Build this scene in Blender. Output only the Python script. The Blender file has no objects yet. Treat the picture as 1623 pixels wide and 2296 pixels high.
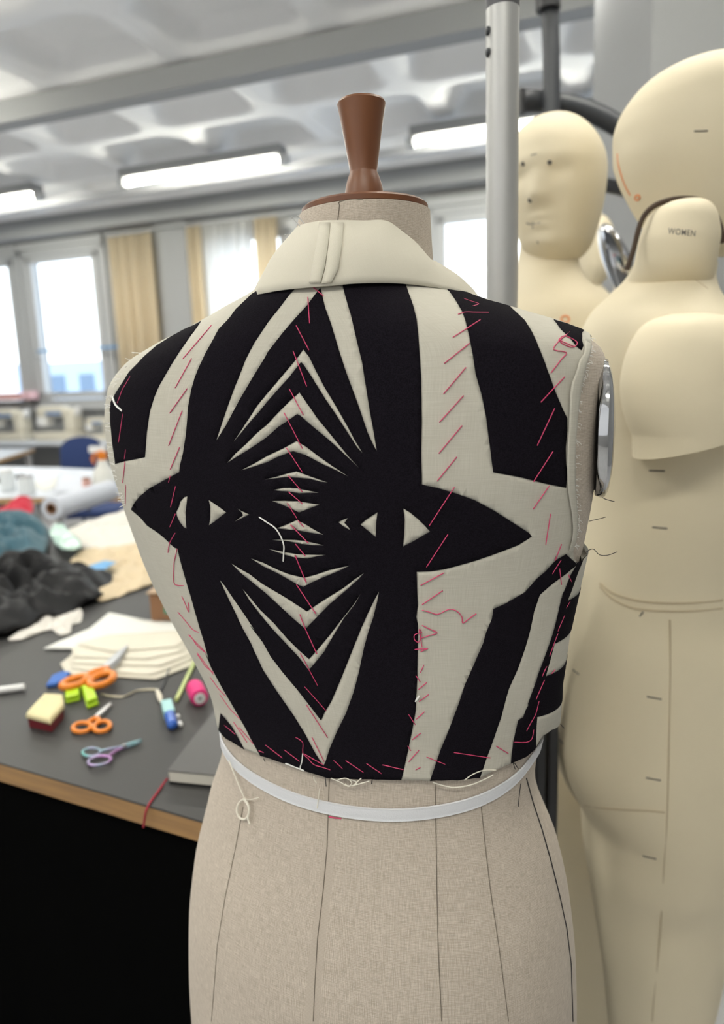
import bpy, bmesh, math, random
import numpy as np
from mathutils import Vector, Matrix, noise
from mathutils.bvhtree import BVHTree
from mathutils.geometry import delaunay_2d_cdt
random.seed(7)
S = bpy.context.scene; COL = S.collection
# ------------------------------------------------------------------ camera
W, H, F = 1623, 2296, 1594.44
PITCH, ROLL = math.radians(10.7), math.radians(2.03)
CAM = Vector((0, 0, 1.40))
FWD = Vector((0, math.cos(PITCH), -math.sin(PITCH)))
UP0 = Vector((0, math.sin(PITCH), math.cos(PITCH))); R0 = Vector((1, 0, 0))
RT = R0*math.cos(ROLL) - UP0*math.sin(ROLL); UP = UP0*math.cos(ROLL) + R0*math.sin(ROLL)
cd = bpy.data.cameras.new('camera'); cam = bpy.data.objects.new('camera', cd); COL.objects.link(cam)
cam.matrix_world = Matrix(((RT.x, UP.x, -FWD.x, CAM.x), (RT.y, UP.y, -FWD.y, CAM.y), (RT.z, UP.z, -FWD.z, CAM.z), (0, 0, 0, 1)))
cd.sensor_fit = 'VERTICAL'; cd.sensor_height = 36; cd.lens = 25; cd.clip_start = .02; cd.clip_end = 200
cd.dof.use_dof = True; cd.dof.focus_distance = .53; cd.dof.aperture_fstop = 4.6
S.camera = cam
# ------------------------------------------------------------------ world, light, exposure
S.view_settings.view_transform = 'Standard'; S.view_settings.look = 'None'
S.view_settings.gamma = 1; S.view_settings.use_curve_mapping = False
S.view_settings.exposure = 0.28
wd = bpy.data.worlds.new('world'); S.world = wd; wd.use_nodes = True
wn = wd.node_tree; bg = wn.nodes['Background']; bg.inputs[1].default_value = 3.2
tc = wn.nodes.new('ShaderNodeTexCoord'); sx = wn.nodes.new('ShaderNodeSeparateXYZ'); cr = wn.nodes.new('ShaderNodeValToRGB')
wn.links.new(tc.outputs['Generated'], sx.inputs[0]); wn.links.new(sx.outputs[2], cr.inputs[0]); wn.links.new(cr.outputs[0], bg.inputs[0])
e = cr.color_ramp.elements
e[0].position = 0.0; e[0].color = (.55, .56, .58, 1); e[1].position = .6; e[1].color = (.80, .90, 1.0, 1)
m_ = cr.color_ramp.elements.new(.04); m_.color = (1.0, 1.0, 1.0, 1)
LAMP = 13.0            # watts of each ceiling lamp
FILL = 10.0           # watts of the added fill light behind the camera

# unseen area light added behind the camera to fill the near side
l = bpy.data.lights.new('fill_light', 'AREA'); l.shape = 'RECTANGLE'; l.size = 3; l.size_y = 1.8; l.energy = FILL; l.color = (.93, .96, 1)
lo = bpy.data.objects.new('fill_light', l); COL.objects.link(lo); lo.location = (-1.5, -1.1, 1.9)
lo.rotation_euler = (Vector((0.2, .8, 1.2))-Vector(lo.location)).to_track_quat('-Z', 'Y').to_euler()

# ------------------------------------------------------------------ helpers
def ray(x, y): return FWD + RT*((x-W/2)/F) + UP*((H/2-y)/F)
def on_z(x, y, z):
    r = ray(x, y); return CAM + r*((z-CAM.z)/r.z)
def on_y(x, y, Y):
    r = ray(x, y); return CAM + r*(Y/r.y)
def proj(P):
    d = Vector(P)-CAM; z = d.dot(FWD); return W/2+F*d.dot(RT)/z, H/2-F*d.dot(UP)/z
def mat(name, col, rough=.6, metal=0, spec=.5, bump=None, var=None, emit=None, sheen=0, trans=0, coord='Object'):
    m = bpy.data.materials.new(name); m.use_nodes = True; n = m.node_tree; b = n.nodes['Principled BSDF']
    b.inputs['Base Color'].default_value = (*col, 1); b.inputs['Roughness'].default_value = rough
    b.inputs['Metallic'].default_value = metal; b.inputs['Specular IOR Level'].default_value = spec
    if sheen: b.inputs['Sheen Weight'].default_value = sheen
    if trans: b.inputs['Transmission Weight'].default_value = trans
    if emit: b.inputs['Emission Color'].default_value = (*emit[0], 1); b.inputs['Emission Strength'].default_value = emit[1]
    t = n.nodes.new('ShaderNodeTexCoord')
    if var:   # (scale, other colour, sharpness, stretch)
        ns = n.nodes.new('ShaderNodeTexNoise'); ns.inputs['Scale'].default_value = var[0]; ns.inputs['Detail'].default_value = 3
        mp = n.nodes.new('ShaderNodeMapping'); mp.inputs['Scale'].default_value = var[3] if len(var) > 3 else (1, 1, 1)
        n.links.new(t.outputs[coord], mp.inputs[0]); n.links.new(mp.outputs[0], ns.inputs[0])
        r = n.nodes.new('ShaderNodeValToRGB'); k = var[2]
        r.color_ramp.elements[0].position = .5-k; r.color_ramp.elements[0].color = (*col, 1)
        r.color_ramp.elements[1].position = .5+k; r.color_ramp.elements[1].color = (*var[1], 1)
        n.links.new(ns.outputs[0], r.inputs[0]); n.links.new(r.outputs[0], b.inputs['Base Color'])
    if bump:  # (scale, strength, stretch)
        ns = n.nodes.new('ShaderNodeTexNoise'); ns.inputs['Scale'].default_value = bump[0]; ns.inputs['Detail'].default_value = 2
        mp = n.nodes.new('ShaderNodeMapping'); mp.inputs['Scale'].default_value = bump[2] if len(bump) > 2 else (1, 1, 1)
        n.links.new(t.outputs[coord], mp.inputs[0]); n.links.new(mp.outputs[0], ns.inputs[0])
        bn = n.nodes.new('ShaderNodeBump'); bn.inputs['Strength'].default_value = bump[1]; bn.inputs['Distance'].default_value = .001
        n.links.new(ns.outputs[0], bn.inputs['Height']); n.links.new(bn.outputs[0], b.inputs['Normal'])
    return m
def weave(name, c1, c2, freq, rough=.85, strength=.3, slub=.0, slubcol=None, rot=0.0, st0=(40, 2200)):
    """a plain weave: two crossed sine waves shade and raise the threads, on the UV (metres round the cloth, metres down it)"""
    m = bpy.data.materials.new(name); m.use_nodes = True; n = m.node_tree; L = n.links; b = n.nodes['Principled BSDF']
    b.inputs['Roughness'].default_value = rough; b.inputs['Specular IOR Level'].default_value = .2; b.inputs['Sheen Weight'].default_value = .08
    t = n.nodes.new('ShaderNodeTexCoord'); mp = n.nodes.new('ShaderNodeMapping'); mp.inputs['Rotation'].default_value = (0, 0, rot)
    L.new(t.outputs['UV'], mp.inputs[0])
    def wv(direction):
        w = n.nodes.new('ShaderNodeTexWave'); w.bands_direction = direction; w.inputs['Scale'].default_value = freq
        w.inputs['Distortion'].default_value = 1.2; w.inputs['Detail'].default_value = 1; w.inputs['Detail Scale'].default_value = 1.5
        L.new(mp.outputs[0], w.inputs[0]); return w.outputs['Fac']
    a = n.nodes.new('ShaderNodeMath'); a.operation = 'MULTIPLY'; L.new(wv('X'), a.inputs[0]); L.new(wv('Y'), a.inputs[1])
    def st(sx_, sy_, sc):
        q = n.nodes.new('ShaderNodeMapping'); q.inputs['Scale'].default_value = (sx_, sy_, 1); L.new(mp.outputs[0], q.inputs[0])
        z = n.nodes.new('ShaderNodeTexNoise'); z.inputs['Scale'].default_value = sc; z.inputs['Detail'].default_value = 2; L.new(q.outputs[0], z.inputs[0]); return z.outputs[0]
    h1 = st(st0[0], st0[1], 1); h2 = st(st0[1], st0[0], 1); ad = n.nodes.new('ShaderNodeMath'); ad.operation = 'ADD'; L.new(h1, ad.inputs[0]); L.new(h2, ad.inputs[1])
    mr = n.nodes.new('ShaderNodeMapRange'); mr.inputs[1].default_value = .75; mr.inputs[2].default_value = 1.25; L.new(ad.outputs[0], mr.inputs[0])
    mx = n.nodes.new('ShaderNodeMix'); mx.data_type = 'FLOAT'; mx.inputs[0].default_value = slub; L.new(a.outputs[0], mx.inputs[2]); L.new(mr.outputs[0], mx.inputs[3])
    r = n.nodes.new('ShaderNodeValToRGB'); r.color_ramp.elements[0].position = .15; r.color_ramp.elements[1].position = .8
    r.color_ramp.elements[0].color = (*c1, 1); r.color_ramp.elements[1].color = (*c2, 1)
    L.new(mx.outputs[0], r.inputs[0]); L.new(r.outputs[0], b.inputs['Base Color'])
    bn = n.nodes.new('ShaderNodeBump'); bn.inputs['Strength'].default_value = strength; bn.inputs['Distance'].default_value = .0004
    L.new(mx.outputs[0], bn.inputs['Height']); L.new(bn.outputs[0], b.inputs['Normal'])
    return m
def wood(name, c1, c2, scale, stretch, rough=.4, ringscale=0):
    return mat(name, c1, rough, bump=(scale*2, .15, stretch), var=(scale, c2, .22, stretch))

class MB:
    """collects shapes in world coordinates, then links them as ONE mesh object"""
    def __init__(s): s.v = []; s.f = []; s.m = []
    def add(s, vs, fs, m=0):
        o = len(s.v); s.v += [Vector(p) for p in vs]; s.f += [tuple(i+o for i in f) for f in fs]; s.m += [m]*len(fs); return s
    def box(s, a, b, m=0, M=None):
        (x0, y0, z0), (x1, y1, z1) = a, b
        v = [Vector(p) for p in [(x0,y0,z0),(x1,y0,z0),(x1,y1,z0),(x0,y1,z0),(x0,y0,z1),(x1,y0,z1),(x1,y1,z1),(x0,y1,z1)]]
        if M is not None: v = [M @ p for p in v]
        return s.add(v, [(0,3,2,1),(4,5,6,7),(0,1,5,4),(1,2,6,5),(2,3,7,6),(3,0,4,7)], m)
    def loft(s, rings, cap=True, closed=True, m=0):
        n = len(rings[0]); v = [p for r in rings for p in r]; f = []
        for i in range(len(rings)-1):
            for j in range(n if closed else n-1):
                k = (j+1) % n; f.append((i*n+j, i*n+k, (i+1)*n+k, (i+1)*n+j))
        if cap: f.append(tuple(range(n))[::-1]); f.append(tuple((len(rings)-1)*n+j for j in range(n)))
        return s.add(v, f, m)
    def tube(s, pts, r, n=8, m=0, closed=False):
        pts = [Vector(p) for p in pts]; rr = r if hasattr(r, '__len__') else [r]*len(pts); rings = []; up = None
        for i, p in enumerate(pts):
            if closed: d = pts[(i+1) % len(pts)]-pts[i-1]
            else: d = pts[min(i+1, len(pts)-1)]-pts[max(i-1, 0)]
            d = d.normalized() if d.length > 1e-9 else Vector((0, 0, 1))
            if up is None: up = Vector((0, 0, 1)) if abs(d.z) < .9 else Vector((1, 0, 0))
            a = d.cross(up).normalized(); b = a.cross(d).normalized(); up = b
            rings.append([p+(a*math.cos(t)+b*math.sin(t))*rr[i] for t in [2*math.pi*k/n for k in range(n)]])
        if closed: rings.append(rings[0]); return s.loft(rings, cap=False, m=m)
        return s.loft(rings, m=m)
    def lathe(s, prof, o, n=32, m=0, axis=None, cap=True):
        o = Vector(o); q = Vector((0, 0, 1)).rotation_difference(Vector(axis)) if axis is not None else None
        rings = []
        for r, z in prof:
            ring = [Vector((r*math.cos(t), r*math.sin(t), z)) for t in [2*math.pi*k/n for k in range(n)]]
            if q: ring = [q @ p for p in ring]
            rings.append([o+p for p in ring])
        return s.loft(rings, cap=cap, m=m)
    def ellipsoid(s, c, r, n=24, k=14, m=0, M=None):
        rings = []; c = Vector(c)
        for i in range(k+1):
            t = math.pi*(i/k)*.998+.001
            ring = [Vector((r[0]*math.sin(t)*math.cos(a), r[1]*math.sin(t)*math.sin(a), -r[2]*math.cos(t))) for a in [2*math.pi*j/n for j in range(n)]]
            rings.append([c+((M @ p) if M is not None else p) for p in ring])
        return s.loft(rings, m=m)
    def prism(s, poly, z0, z1, m=0):
        n = len(poly); v = [(p[0], p[1], z0) for p in poly]+[(p[0], p[1], z1) for p in poly]
        return s.add(v, [tuple(range(n))[::-1], tuple(range(n, 2*n))]+[(i, (i+1) % n, n+(i+1) % n, n+i) for i in range(n)], m)
    def build(s, name, mats, parent=None, smooth=True, bevel=0, angle=35, origin=None, uv=None, fixn=True, normals=None):
        if not isinstance(mats, (list, tuple)): mats = [mats]
        if parent is not None: o0 = Vector(parent['o'])
        elif origin is not None: o0 = Vector(origin)
        else:
            lo = [min(p[i] for p in s.v) for i in range(3)]; hi = [max(p[i] for p in s.v) for i in range(3)]
            o0 = Vector(((lo[0]+hi[0])/2, (lo[1]+hi[1])/2, lo[2]))
        me = bpy.data.meshes.new(name); me.from_pydata([p-o0 for p in s.v], [], s.f)
        for q in mats: me.materials.append(q)
        me.polygons.foreach_set('material_index', s.m)
        if uv is not None:
            l = me.uv_layers.new(name='UVMap'); idx = np.zeros(len(me.loops), int); me.loops.foreach_get('vertex_index', idx)
            l.data.foreach_set('uv', np.asarray(uv, float)[idx].ravel())
        if fixn:
            bm = bmesh.new(); bm.from_mesh(me); bmesh.ops.recalc_face_normals(bm, faces=bm.faces); bm.to_mesh(me); bm.free()
        if smooth:
            me.shade_smooth()
            if normals is None: me.set_sharp_from_angle(angle=math.radians(angle))
            else: me.normals_split_custom_set_from_vertices([tuple(q) for q in normals])
        me.update()
        ob = bpy.data.objects.new(name, me); COL.objects.link(ob)
        if bevel:
            b = ob.modifiers.new('bevel', 'BEVEL'); b.width = bevel; b.segments = 2; b.limit_method = 'ANGLE'; b.angle_limit = math.radians(40)
        if parent is not None: ob.parent = parent
        else: ob.location = o0
        return ob
def tag(o, label, cat, group=None, kind=None):
    if label: o['label'] = label
    if cat: o['category'] = cat
    if group: o['group'] = group
    if kind: o['kind'] = kind
    return o
def thing(name, loc, label, cat, group=None):
    o = bpy.data.objects.new(name, None); COL.objects.link(o); o.location = loc; o['o'] = list(loc); o.empty_display_size = .05
    return tag(o, label, cat, group)
def done(o):
    if 'o' in o: del o['o']
def struct(ob): ob['kind'] = 'structure'; return ob
def smoothpts(pts, k=4):
    """Catmull-Rom through the points"""
    P = [Vector(p) for p in pts]; out = []
    for i in range(len(P)-1):
        a, b, c, d = P[max(i-1, 0)], P[i], P[i+1], P[min(i+2, len(P)-1)]
        for j in range(k):
            t = j/k; out.append(.5*((2*b)+(c-a)*t+(2*a-5*b+4*c-d)*t*t+(3*b-a-3*c+d)*t**3))
    return out+[P[-1]]
def pchip(xs, ys, x):
    xs = np.asarray(xs, float); ys = np.asarray(ys, float); h = np.diff(xs); dl = np.diff(ys)/h; d = np.zeros(len(xs))
    d[0], d[-1] = dl[0], dl[-1]
    for i in range(1, len(xs)-1):
        if dl[i-1]*dl[i] > 0:
            w1, w2 = 2*h[i]+h[i-1], h[i]+2*h[i-1]; d[i] = (w1+w2)/(w1/dl[i-1]+w2/dl[i])
    x = np.clip(np.asarray(x, float), xs[0], xs[-1]); i = np.clip(np.searchsorted(xs, x)-1, 0, len(xs)-2); t = (x-xs[i])/h[i]
    return (1+2*t)*(1-t)**2*ys[i]+t*(1-t)**2*h[i]*d[i]+t*t*(3-2*t)*ys[i+1]+t*t*(t-1)*h[i]*d[i+1]

# ------------------------------------------------------------------ materials
M = {}
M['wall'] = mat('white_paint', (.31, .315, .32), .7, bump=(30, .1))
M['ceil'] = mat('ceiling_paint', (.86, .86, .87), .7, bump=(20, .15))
M['frame'] = mat('window_frame_white', (.46, .47, .48), .4)
M['grey'] = mat('grey_paint', (.45, .46, .48), .5)
M['floor'] = mat('grey_vinyl_floor', (.46, .46, .47), .45, var=(4, (.52, .52, .53), .2))
M['black_top'] = mat('black_linoleum', (.040, .039, .039), .5, spec=.35, bump=(300, .08), var=(3, (.050, .048, .047), .3))
M['ply'] = wood('plywood_edge', (.36, .20, .07), (.24, .13, .05), 9, (1, 1, 14), .5)
M['skirt'] = mat('black_cloth', (.003, .003, .003), 1, spec=.0, sheen=.0, bump=(500, .3))
M['cream'] = mat('cream_foam', (.75, .665, .495), .62, spec=.3, bump=(180, .05), var=(3, (.72, .635, .46), .35))
M['cream_line'] = mat('cream_seam', (.50, .41, .27), .7)
M['dark_line'] = mat('dark_mark', (.08, .07, .07), .7)
M['orange_ink'] = mat('orange_ink', (.75, .25, .08), .7)
M['steel'] = mat('brushed_aluminium', (.46, .46, .455), .45, metal=.45, bump=(400, .05, (1, 1, .02)))
M['chrome'] = mat('chrome', (.50, .50, .51), .08, metal=1)
M['dgrey'] = mat('dark_grey_metal', (.045, .048, .055), .4, spec=.5)
M['black_plastic'] = mat('black_plastic', (.015, .015, .017), .4)
M['knobwood'] = wood('turned_wood', (.115, .038, .014), (.19, .072, .028), 26, (1, 1, .12), .42)
M['linen'] = weave('form_linen', (.40, .34, .275), (.66, .58, .495), 300, strength=.3, slub=.6, st0=(110, 2400))
M['white_linen'] = weave('white_linen', (.47, .445, .375), (.55, .525, .455), 330, strength=.18, slub=.7)
M['black_wool'] = mat('black_wool', (.005, .004, .006), .95, spec=.06, sheen=.0, bump=(1500, .4), var=(1300, (.011, .009, .013), .1))
M['interfacing'] = weave('collar_canvas', (.57, .535, .44), (.65, .615, .53), 420, strength=.12, slub=.25, rot=.6)
M['elastic'] = mat('white_elastic', (.68, .685, .71), .7, bump=(900, .3))
M['pink'] = mat('pink_thread', (.62, .05, .15), .6)
M['cream_thread'] = mat('cream_thread', (.74, .70, .60), .7)
M['white_thread'] = mat('white_thread', (.85, .84, .80), .7)
M['black_thread'] = mat('black_thread', (.02, .018, .02), .8)
M['seam'] = mat('dark_seam_thread', (.20, .165, .13), .8)  # dark brown line along the seams of the cover

# ------------------------------------------------------------------ room frame: s along the window wall, t out from it (negative = into the room)
WD = Vector((.93994886, -.34131531, 0)); WN = Vector((.34131531, .93994886, 0)); O = Vector((-4.2400, 8.8239, 0))
def rm(s, t, z): return O+WD*s+WN*t+Vector((0, 0, z))
RM = Matrix(((WD.x, WN.x, 0, O.x), (WD.y, WN.y, 0, O.y), (0, 0, 1, 0), (0, 0, 0, 1)))
def rbox(mb, s0, s1, t0, t1, z0, z1, m=0): return mb.box((s0, t0, z0), (s1, t1, z1), m, RM)
CEIL = 3.37
# openings in the window wall: (s0, s1, z0, z1)
OPEN = [(-1.75, .40, 1.20, 2.97), (.42, 1.60, 1.20, 2.97), (2.80, 4.90, 1.20, 2.97), (5.27, 6.70, 1.20, 2.92), (6.73, 8.9, 1.20, 2.92)]
mb = MB()
edges = sorted(set([-3.2, 10.2]+[o[0] for o in OPEN]+[o[1] for o in OPEN]))
for a, b in zip(edges[:-1], edges[1:]):
    op = [o for o in OPEN if o[0] <= a+1e-6 and o[1] >= b-1e-6]
    if op: rbox(mb, a, b, 0, .25, 0, op[0][2]); rbox(mb, a, b, 0, .25, op[0][3], CEIL+.3)
    else: rbox(mb, a, b, 0, .25, 0, CEIL+.3)
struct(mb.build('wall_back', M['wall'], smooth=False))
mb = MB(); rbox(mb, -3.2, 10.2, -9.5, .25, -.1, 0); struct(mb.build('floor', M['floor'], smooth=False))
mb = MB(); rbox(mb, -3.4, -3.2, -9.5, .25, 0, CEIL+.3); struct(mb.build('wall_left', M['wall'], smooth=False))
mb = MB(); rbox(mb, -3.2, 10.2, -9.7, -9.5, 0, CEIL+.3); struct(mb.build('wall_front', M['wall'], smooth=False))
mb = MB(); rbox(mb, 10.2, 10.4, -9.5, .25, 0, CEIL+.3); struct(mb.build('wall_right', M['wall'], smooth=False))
# coffered ceiling: one sheet, rounded recesses between ribs
def coffer_z(s, t):
    best = 1.0
    for tc_ in (-.74, -1.57, -2.38, -3.25, -4.08, -4.9, -5.73, -6.56, -7.39, -8.22):
        if abs(t-tc_) > .5: continue
        s0 = 4.22+.16*(tc_+2.38); k = round((s-s0)/.93)
        dx = abs(s-s0-k*.93); dy = abs(t-tc_); r = .16; hx, hy = .405, .345
        qx, qy = dx-(hx-r), dy-(hy-r)
        d = math.hypot(max(qx, 0), max(qy, 0))+min(max(qx, qy), 0)-r
        best = min(best, d)
    u = min(max((-best)/.13, 0), 1); u = .6*u+.4*u*u*(3-2*u)
    return 3.23+.135*u
ns_, nt_ = 480, 330
mb = MB(); vs = []
for i in range(ns_):
    s = -3.2+13.4*i/(ns_-1)
    for j in range(nt_):
        t = -9.5+9.5*j/(nt_-1); vs.append(rm(s, t, coffer_z(s, t)))
mb.add(vs, [(i*nt_+j, (i+1)*nt_+j, (i+1)*nt_+j+1, i*nt_+j+1) for i in range(ns_-1) for j in range(nt_-1)])
rbox(mb, -3.2, 10.2, -9.5, .25, 3.55, 3.65)
struct(mb.build('ceiling', M['ceil'], angle=60, fixn=False))
mb = MB(); rbox(mb, -3.2, 10.2, -2.93, -2.80, 3.09, 3.22); struct(mb.build('trim_1', M['wall'], smooth=False))
mb = MB(); rbox(mb, -3.2, 10.2, -.30, -.001, 3.05, 3.3); struct(mb.build('trim_2', M['wall'], smooth=False))
mb = MB(); rbox(mb, 2.36, 2.72, -.12, -.002, 0, 3.2); struct(mb.build('trim_3', M['wall'], smooth=False))
# broad column behind the large cream mannequin
pc = on_y(1458, 150, 2.6)
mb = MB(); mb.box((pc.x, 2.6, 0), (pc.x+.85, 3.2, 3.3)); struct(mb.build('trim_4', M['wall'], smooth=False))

# windows: frame, sashes, pane
glass = bpy.data.materials.new('window_glass'); glass.use_nodes = True; g = glass.node_tree
g.nodes.remove(g.nodes['Principled BSDF']); tr = g.nodes.new('ShaderNodeBsdfTransparent'); gl = g.nodes.new('ShaderNodeBsdfGlossy'); gl.inputs['Roughness'].default_value = .02
mxs = g.nodes.new('ShaderNodeMixShader'); mxs.inputs[0].default_value = .06; tr.inputs[0].default_value = (.95, .98, 1, 1)
g.links.new(tr.outputs[0], mxs.inputs[1]); g.links.new(gl.outputs[0], mxs.inputs[2]); g.links.new(mxs.outputs[0], g.nodes['Material Output'].inputs[0])
wi = 0
for (s0, s1, z0, z1) in OPEN:
    wi += 1; root = thing('window_%d' % wi, rm((s0+s1)/2, 0, z0), None, None); root['kind'] = 'structure'
    f = MB(); b = .07
    rbox(f, s0, s1, -.03, .12, z1-b, z1); rbox(f, s0, s1, -.03, .12, z0, z0+b); rbox(f, s0, s0+b, -.03, .12, z0, z1); rbox(f, s1-b, s1, -.03, .12, z0, z1)
    f.build('window_frame', M['frame'], root, smooth=False)
    n = 1 if s1-s0 < 1.3 else 2; wdt = (s1-s0-2*b)/n
    for k in range(n):
        a0 = s0+b+k*wdt+.01; a1 = a0+wdt-.02; q = MB(); c = .085
        rbox(q, a0, a1, -.05, .02, z1-b-c, z1-b-.01); rbox(q, a0, a1, -.05, .02, z0+b+.01, z0+b+c); rbox(q, a0, a0+c, -.05, .02, z0+b, z1-b); rbox(q, a1-c, a1, -.05, .02, z0+b, z1-b)
        sash = q.build('sash', M['frame'], root, smooth=False)
        q = MB(); rbox(q, a0+c-.01, a1-c+.01, -.02, -.012, z0+b+c-.01, z1-b-c+.01); q.build('pane', glass, root, smooth=False)
        q = MB(); rbox(q, a0+.03, a0+.05, -.09, -.05, (z0+z1)/2-.35, (z0+z1)/2-.22); q.build('handle', M['steel'], root, smooth=False)
    q = MB(); rbox(q, s0-.0, s1+.0, -.10, -.001, z0-.05, z0); q.build('window_sill', M['frame'], root, smooth=False)
    q = MB(); rbox(q, s0-.0, s1+.0, -.06, -.001, z1+.0, z1+.07); q.build('lintel_trim', M['frame'], root, smooth=False)
    done(root)
# blue safety bar across the left windows
bm_blue = mat('blue_bar', (.10, .28, .55), .5)

# buildings seen through the windows
M['facade'] = mat('pale_facade', (.62, .66, .74), .8); M['facade2'] = mat('grey_blue_facade', (.36, .44, .55), .8); M['roofs'] = mat('far_ground', (.80, .81, .84), .9)
M['darkpane'] = mat('far_window', (.12, .18, .26), .2)
def far_building(s0, s1, t0, h, m, lab):
    r = thing('distant_building', rm((s0+s1)/2, t0, 0-6), lab, 'building')
    q = MB(); rbox(q, s0, s1, t0, t0+8, -6, h); q.build('wall', m, r, smooth=False)
    n = max(2, int((s1-s0)/2.2))
    for lev in range(3):
        for k in range(n):
            q = MB(); a = s0+(k+.25)*(s1-s0)/n; rbox(q, a, a+.5*(s1-s0)/n, t0-.05, t0+.02, h-2.2-lev*2.6, h-.9-lev*2.6)
            q.build('window', M['darkpane'], r, smooth=False)
    done(r)
far_building(-34, -19, 34, 3.2, M['facade2'], 'low grey-blue building outside the left window')
far_building(-17, -9, 42, 5.0, M['facade'], 'pale tall building outside the left window')
far_building(-7, 3, 38, 2.6, M['facade2'], 'long grey-blue building outside the middle windows')
mb = MB(); rbox(mb, -80, 80, 6, 90, -6.2, -6); struct(mb.build('ground', M['roofs'], smooth=False))

# curtains
M['curtain'] = mat('cream_curtain', (.80, .71, .56), .9, spec=.1, bump=(200, .1))
cn = M['curtain'].node_tree; cb = cn.nodes['Principled BSDF']; tl = cn.nodes.new('ShaderNodeBsdfTranslucent'); tl.inputs[0].default_value = (.92, .84, .68, 1)
mx2 = cn.nodes.new('ShaderNodeMixShader'); mx2.inputs[0].default_value = .6
cn.links.new(cb.outputs[0], mx2.inputs[1]); cn.links.new(tl.outputs[0], mx2.inputs[2]); cn.links.new(mx2.outputs[0], cn.nodes['Material Output'].inputs[0])
M['sheer'] = mat('sheer_curtain', (.85, .84, .80), .9, spec=.1)
cn = M['sheer'].node_tree; cb = cn.nodes['Principled BSDF']; tl = cn.nodes.new('ShaderNodeBsdfTranslucent'); tl.inputs[0].default_value = (1, 1, 1, 1)
mx2 = cn.nodes.new('ShaderNodeMixShader'); mx2.inputs[0].default_value = .75
cn.links.new(cb.outputs[0], mx2.inputs[1]); cn.links.new(tl.outputs[0], mx2.inputs[2]); cn.links.new(mx2.outputs[0], cn.nodes['Material Output'].inputs[0])
def curtain(s0, s1, z0, z1, folds, m, lab, t=-.17, amp=.03, grp=None):
    n = folds*8; q = MB(); v = []
    for i in range(n+1):
        s = s0+(s1-s0)*i/n; ph = 2*math.pi*folds*i/n
        for z in (z0, (z0+z1)/2, z1):
            a = amp*(1 if z < z1 else .6); v.append(rm(s+.01*math.sin(ph*1.7), t+a*math.sin(ph)+.01*math.sin(ph*.37), z))
    q.add(v, [(i*3+j, (i+1)*3+j, (i+1)*3+j+1, i*3+j+1) for i in range(n) for j in range(2)])
    o = q.build('curtain', m, fixn=False); sd = o.modifiers.new('thick', 'SOLIDIFY'); sd.thickness = .002
    return tag(o, lab, 'curtain', grp)
curtain(1.78, 2.34, .95, 2.97, 5, M['curtain'], 'cream curtain gathered between the left window and the pier')
curtain(2.76, 2.93, .95, 2.98, 2, M['curtain'], 'narrow cream curtain just right of the wall pier')
curtain(2.95, 3.52, .95, 2.98, 7, M['sheer'], 'thin white curtain hanging over the middle window')
curtain(3.54, 3.80, .95, 2.98, 4, M['curtain'], 'bunched cream curtain left of the dress form neck')
mb = MB(); mb.tube([rm(1.75, -.17, 3.0), rm(5.0, -.17, 3.0)], .012); tag(mb.build('curtain_rail', M['frame']), 'white rail carrying the cream and white curtains', 'rail')

# ceiling lights: fixtures in a row; the tube gives off the light
M['tube'] = mat('lit_tube', (1, 1, 1), .5, emit=((1.0, .98, .84), 38.0))
def ceiling_light(s, t, lab, lamp=True, L=1.5, grp=None):
    r = thing('ceiling_light', rm(s, t, 3.19), lab, 'ceiling light', grp)
    q = MB(); rbox(q, s-L/2, s+L/2, t-.07, t+.07, 3.11, 3.185); q.build('housing', M['wall'], r, smooth=False, bevel=.01)
    q = MB(); q.tube([rm(s-L/2+.06, t, 3.085), rm(s+L/2-.06, t, 3.085)], .026, 12); q.build('tube', M['tube'], r)
    for e_ in (-1, 1):
        q = MB(); rbox(q, s+e_*L/2-.03, s+e_*L/2+.03, t-.045, t+.045, 3.05, 3.115); q.build('end_cap', M['frame'], r, smooth=False)
    if lamp:
        l = bpy.data.lights.new('lamp', 'AREA'); l.shape = 'RECTANGLE'; l.size = L; l.size_y = .12; l.energy = LAMP; l.color = (1, .97, .90)
        lo = bpy.data.objects.new('lamp', l); COL.objects.link(lo); lo.parent = r; lo.location = (0, 0, -.145)
        lo.rotation_euler = (0, 0, math.atan2(WD.y, WD.x))
    done(r)
ceiling_light(1.35, -1.46, 'lit fluorescent ceiling light cut by the left edge of the photo')
ceiling_light(3.75, -1.45, 'long lit fluorescent ceiling light left of the wooden knob')
ceiling_light(6.25, -1.38, 'lit fluorescent ceiling light crossed by the aluminium pole')
ceiling_light(8.7, -1.38, 'lit fluorescent ceiling light seen between the mannequin heads')
ceiling_light(2.6, -3.55, 'ceiling light at the top left corner over the beam')
for s_, t_ in ((5.0, -5.4), (2.6, -5.4), (7.4, -5.4), (5.0, -7.8), (2.6, -7.8), (7.4, -7.8), (7.4, -3.5)):  # unseen fixtures carried on in rows, added for their light
    ceiling_light(s_, t_, 'fluorescent ceiling light out of view behind the photographer', grp='ceiling lights added out of view')
mb = MB(); rbox(mb, -2, 10, -1.08, -1.0, 3.10, 3.16); mb.tube([rm(-2, -.98, 3.13), rm(10, -.98, 3.13)], .012); tag(mb.build('cable_trunking', M['grey'], smooth=False), 'grey cable trunking running along the ceiling above the lights', 'trunking')


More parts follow.
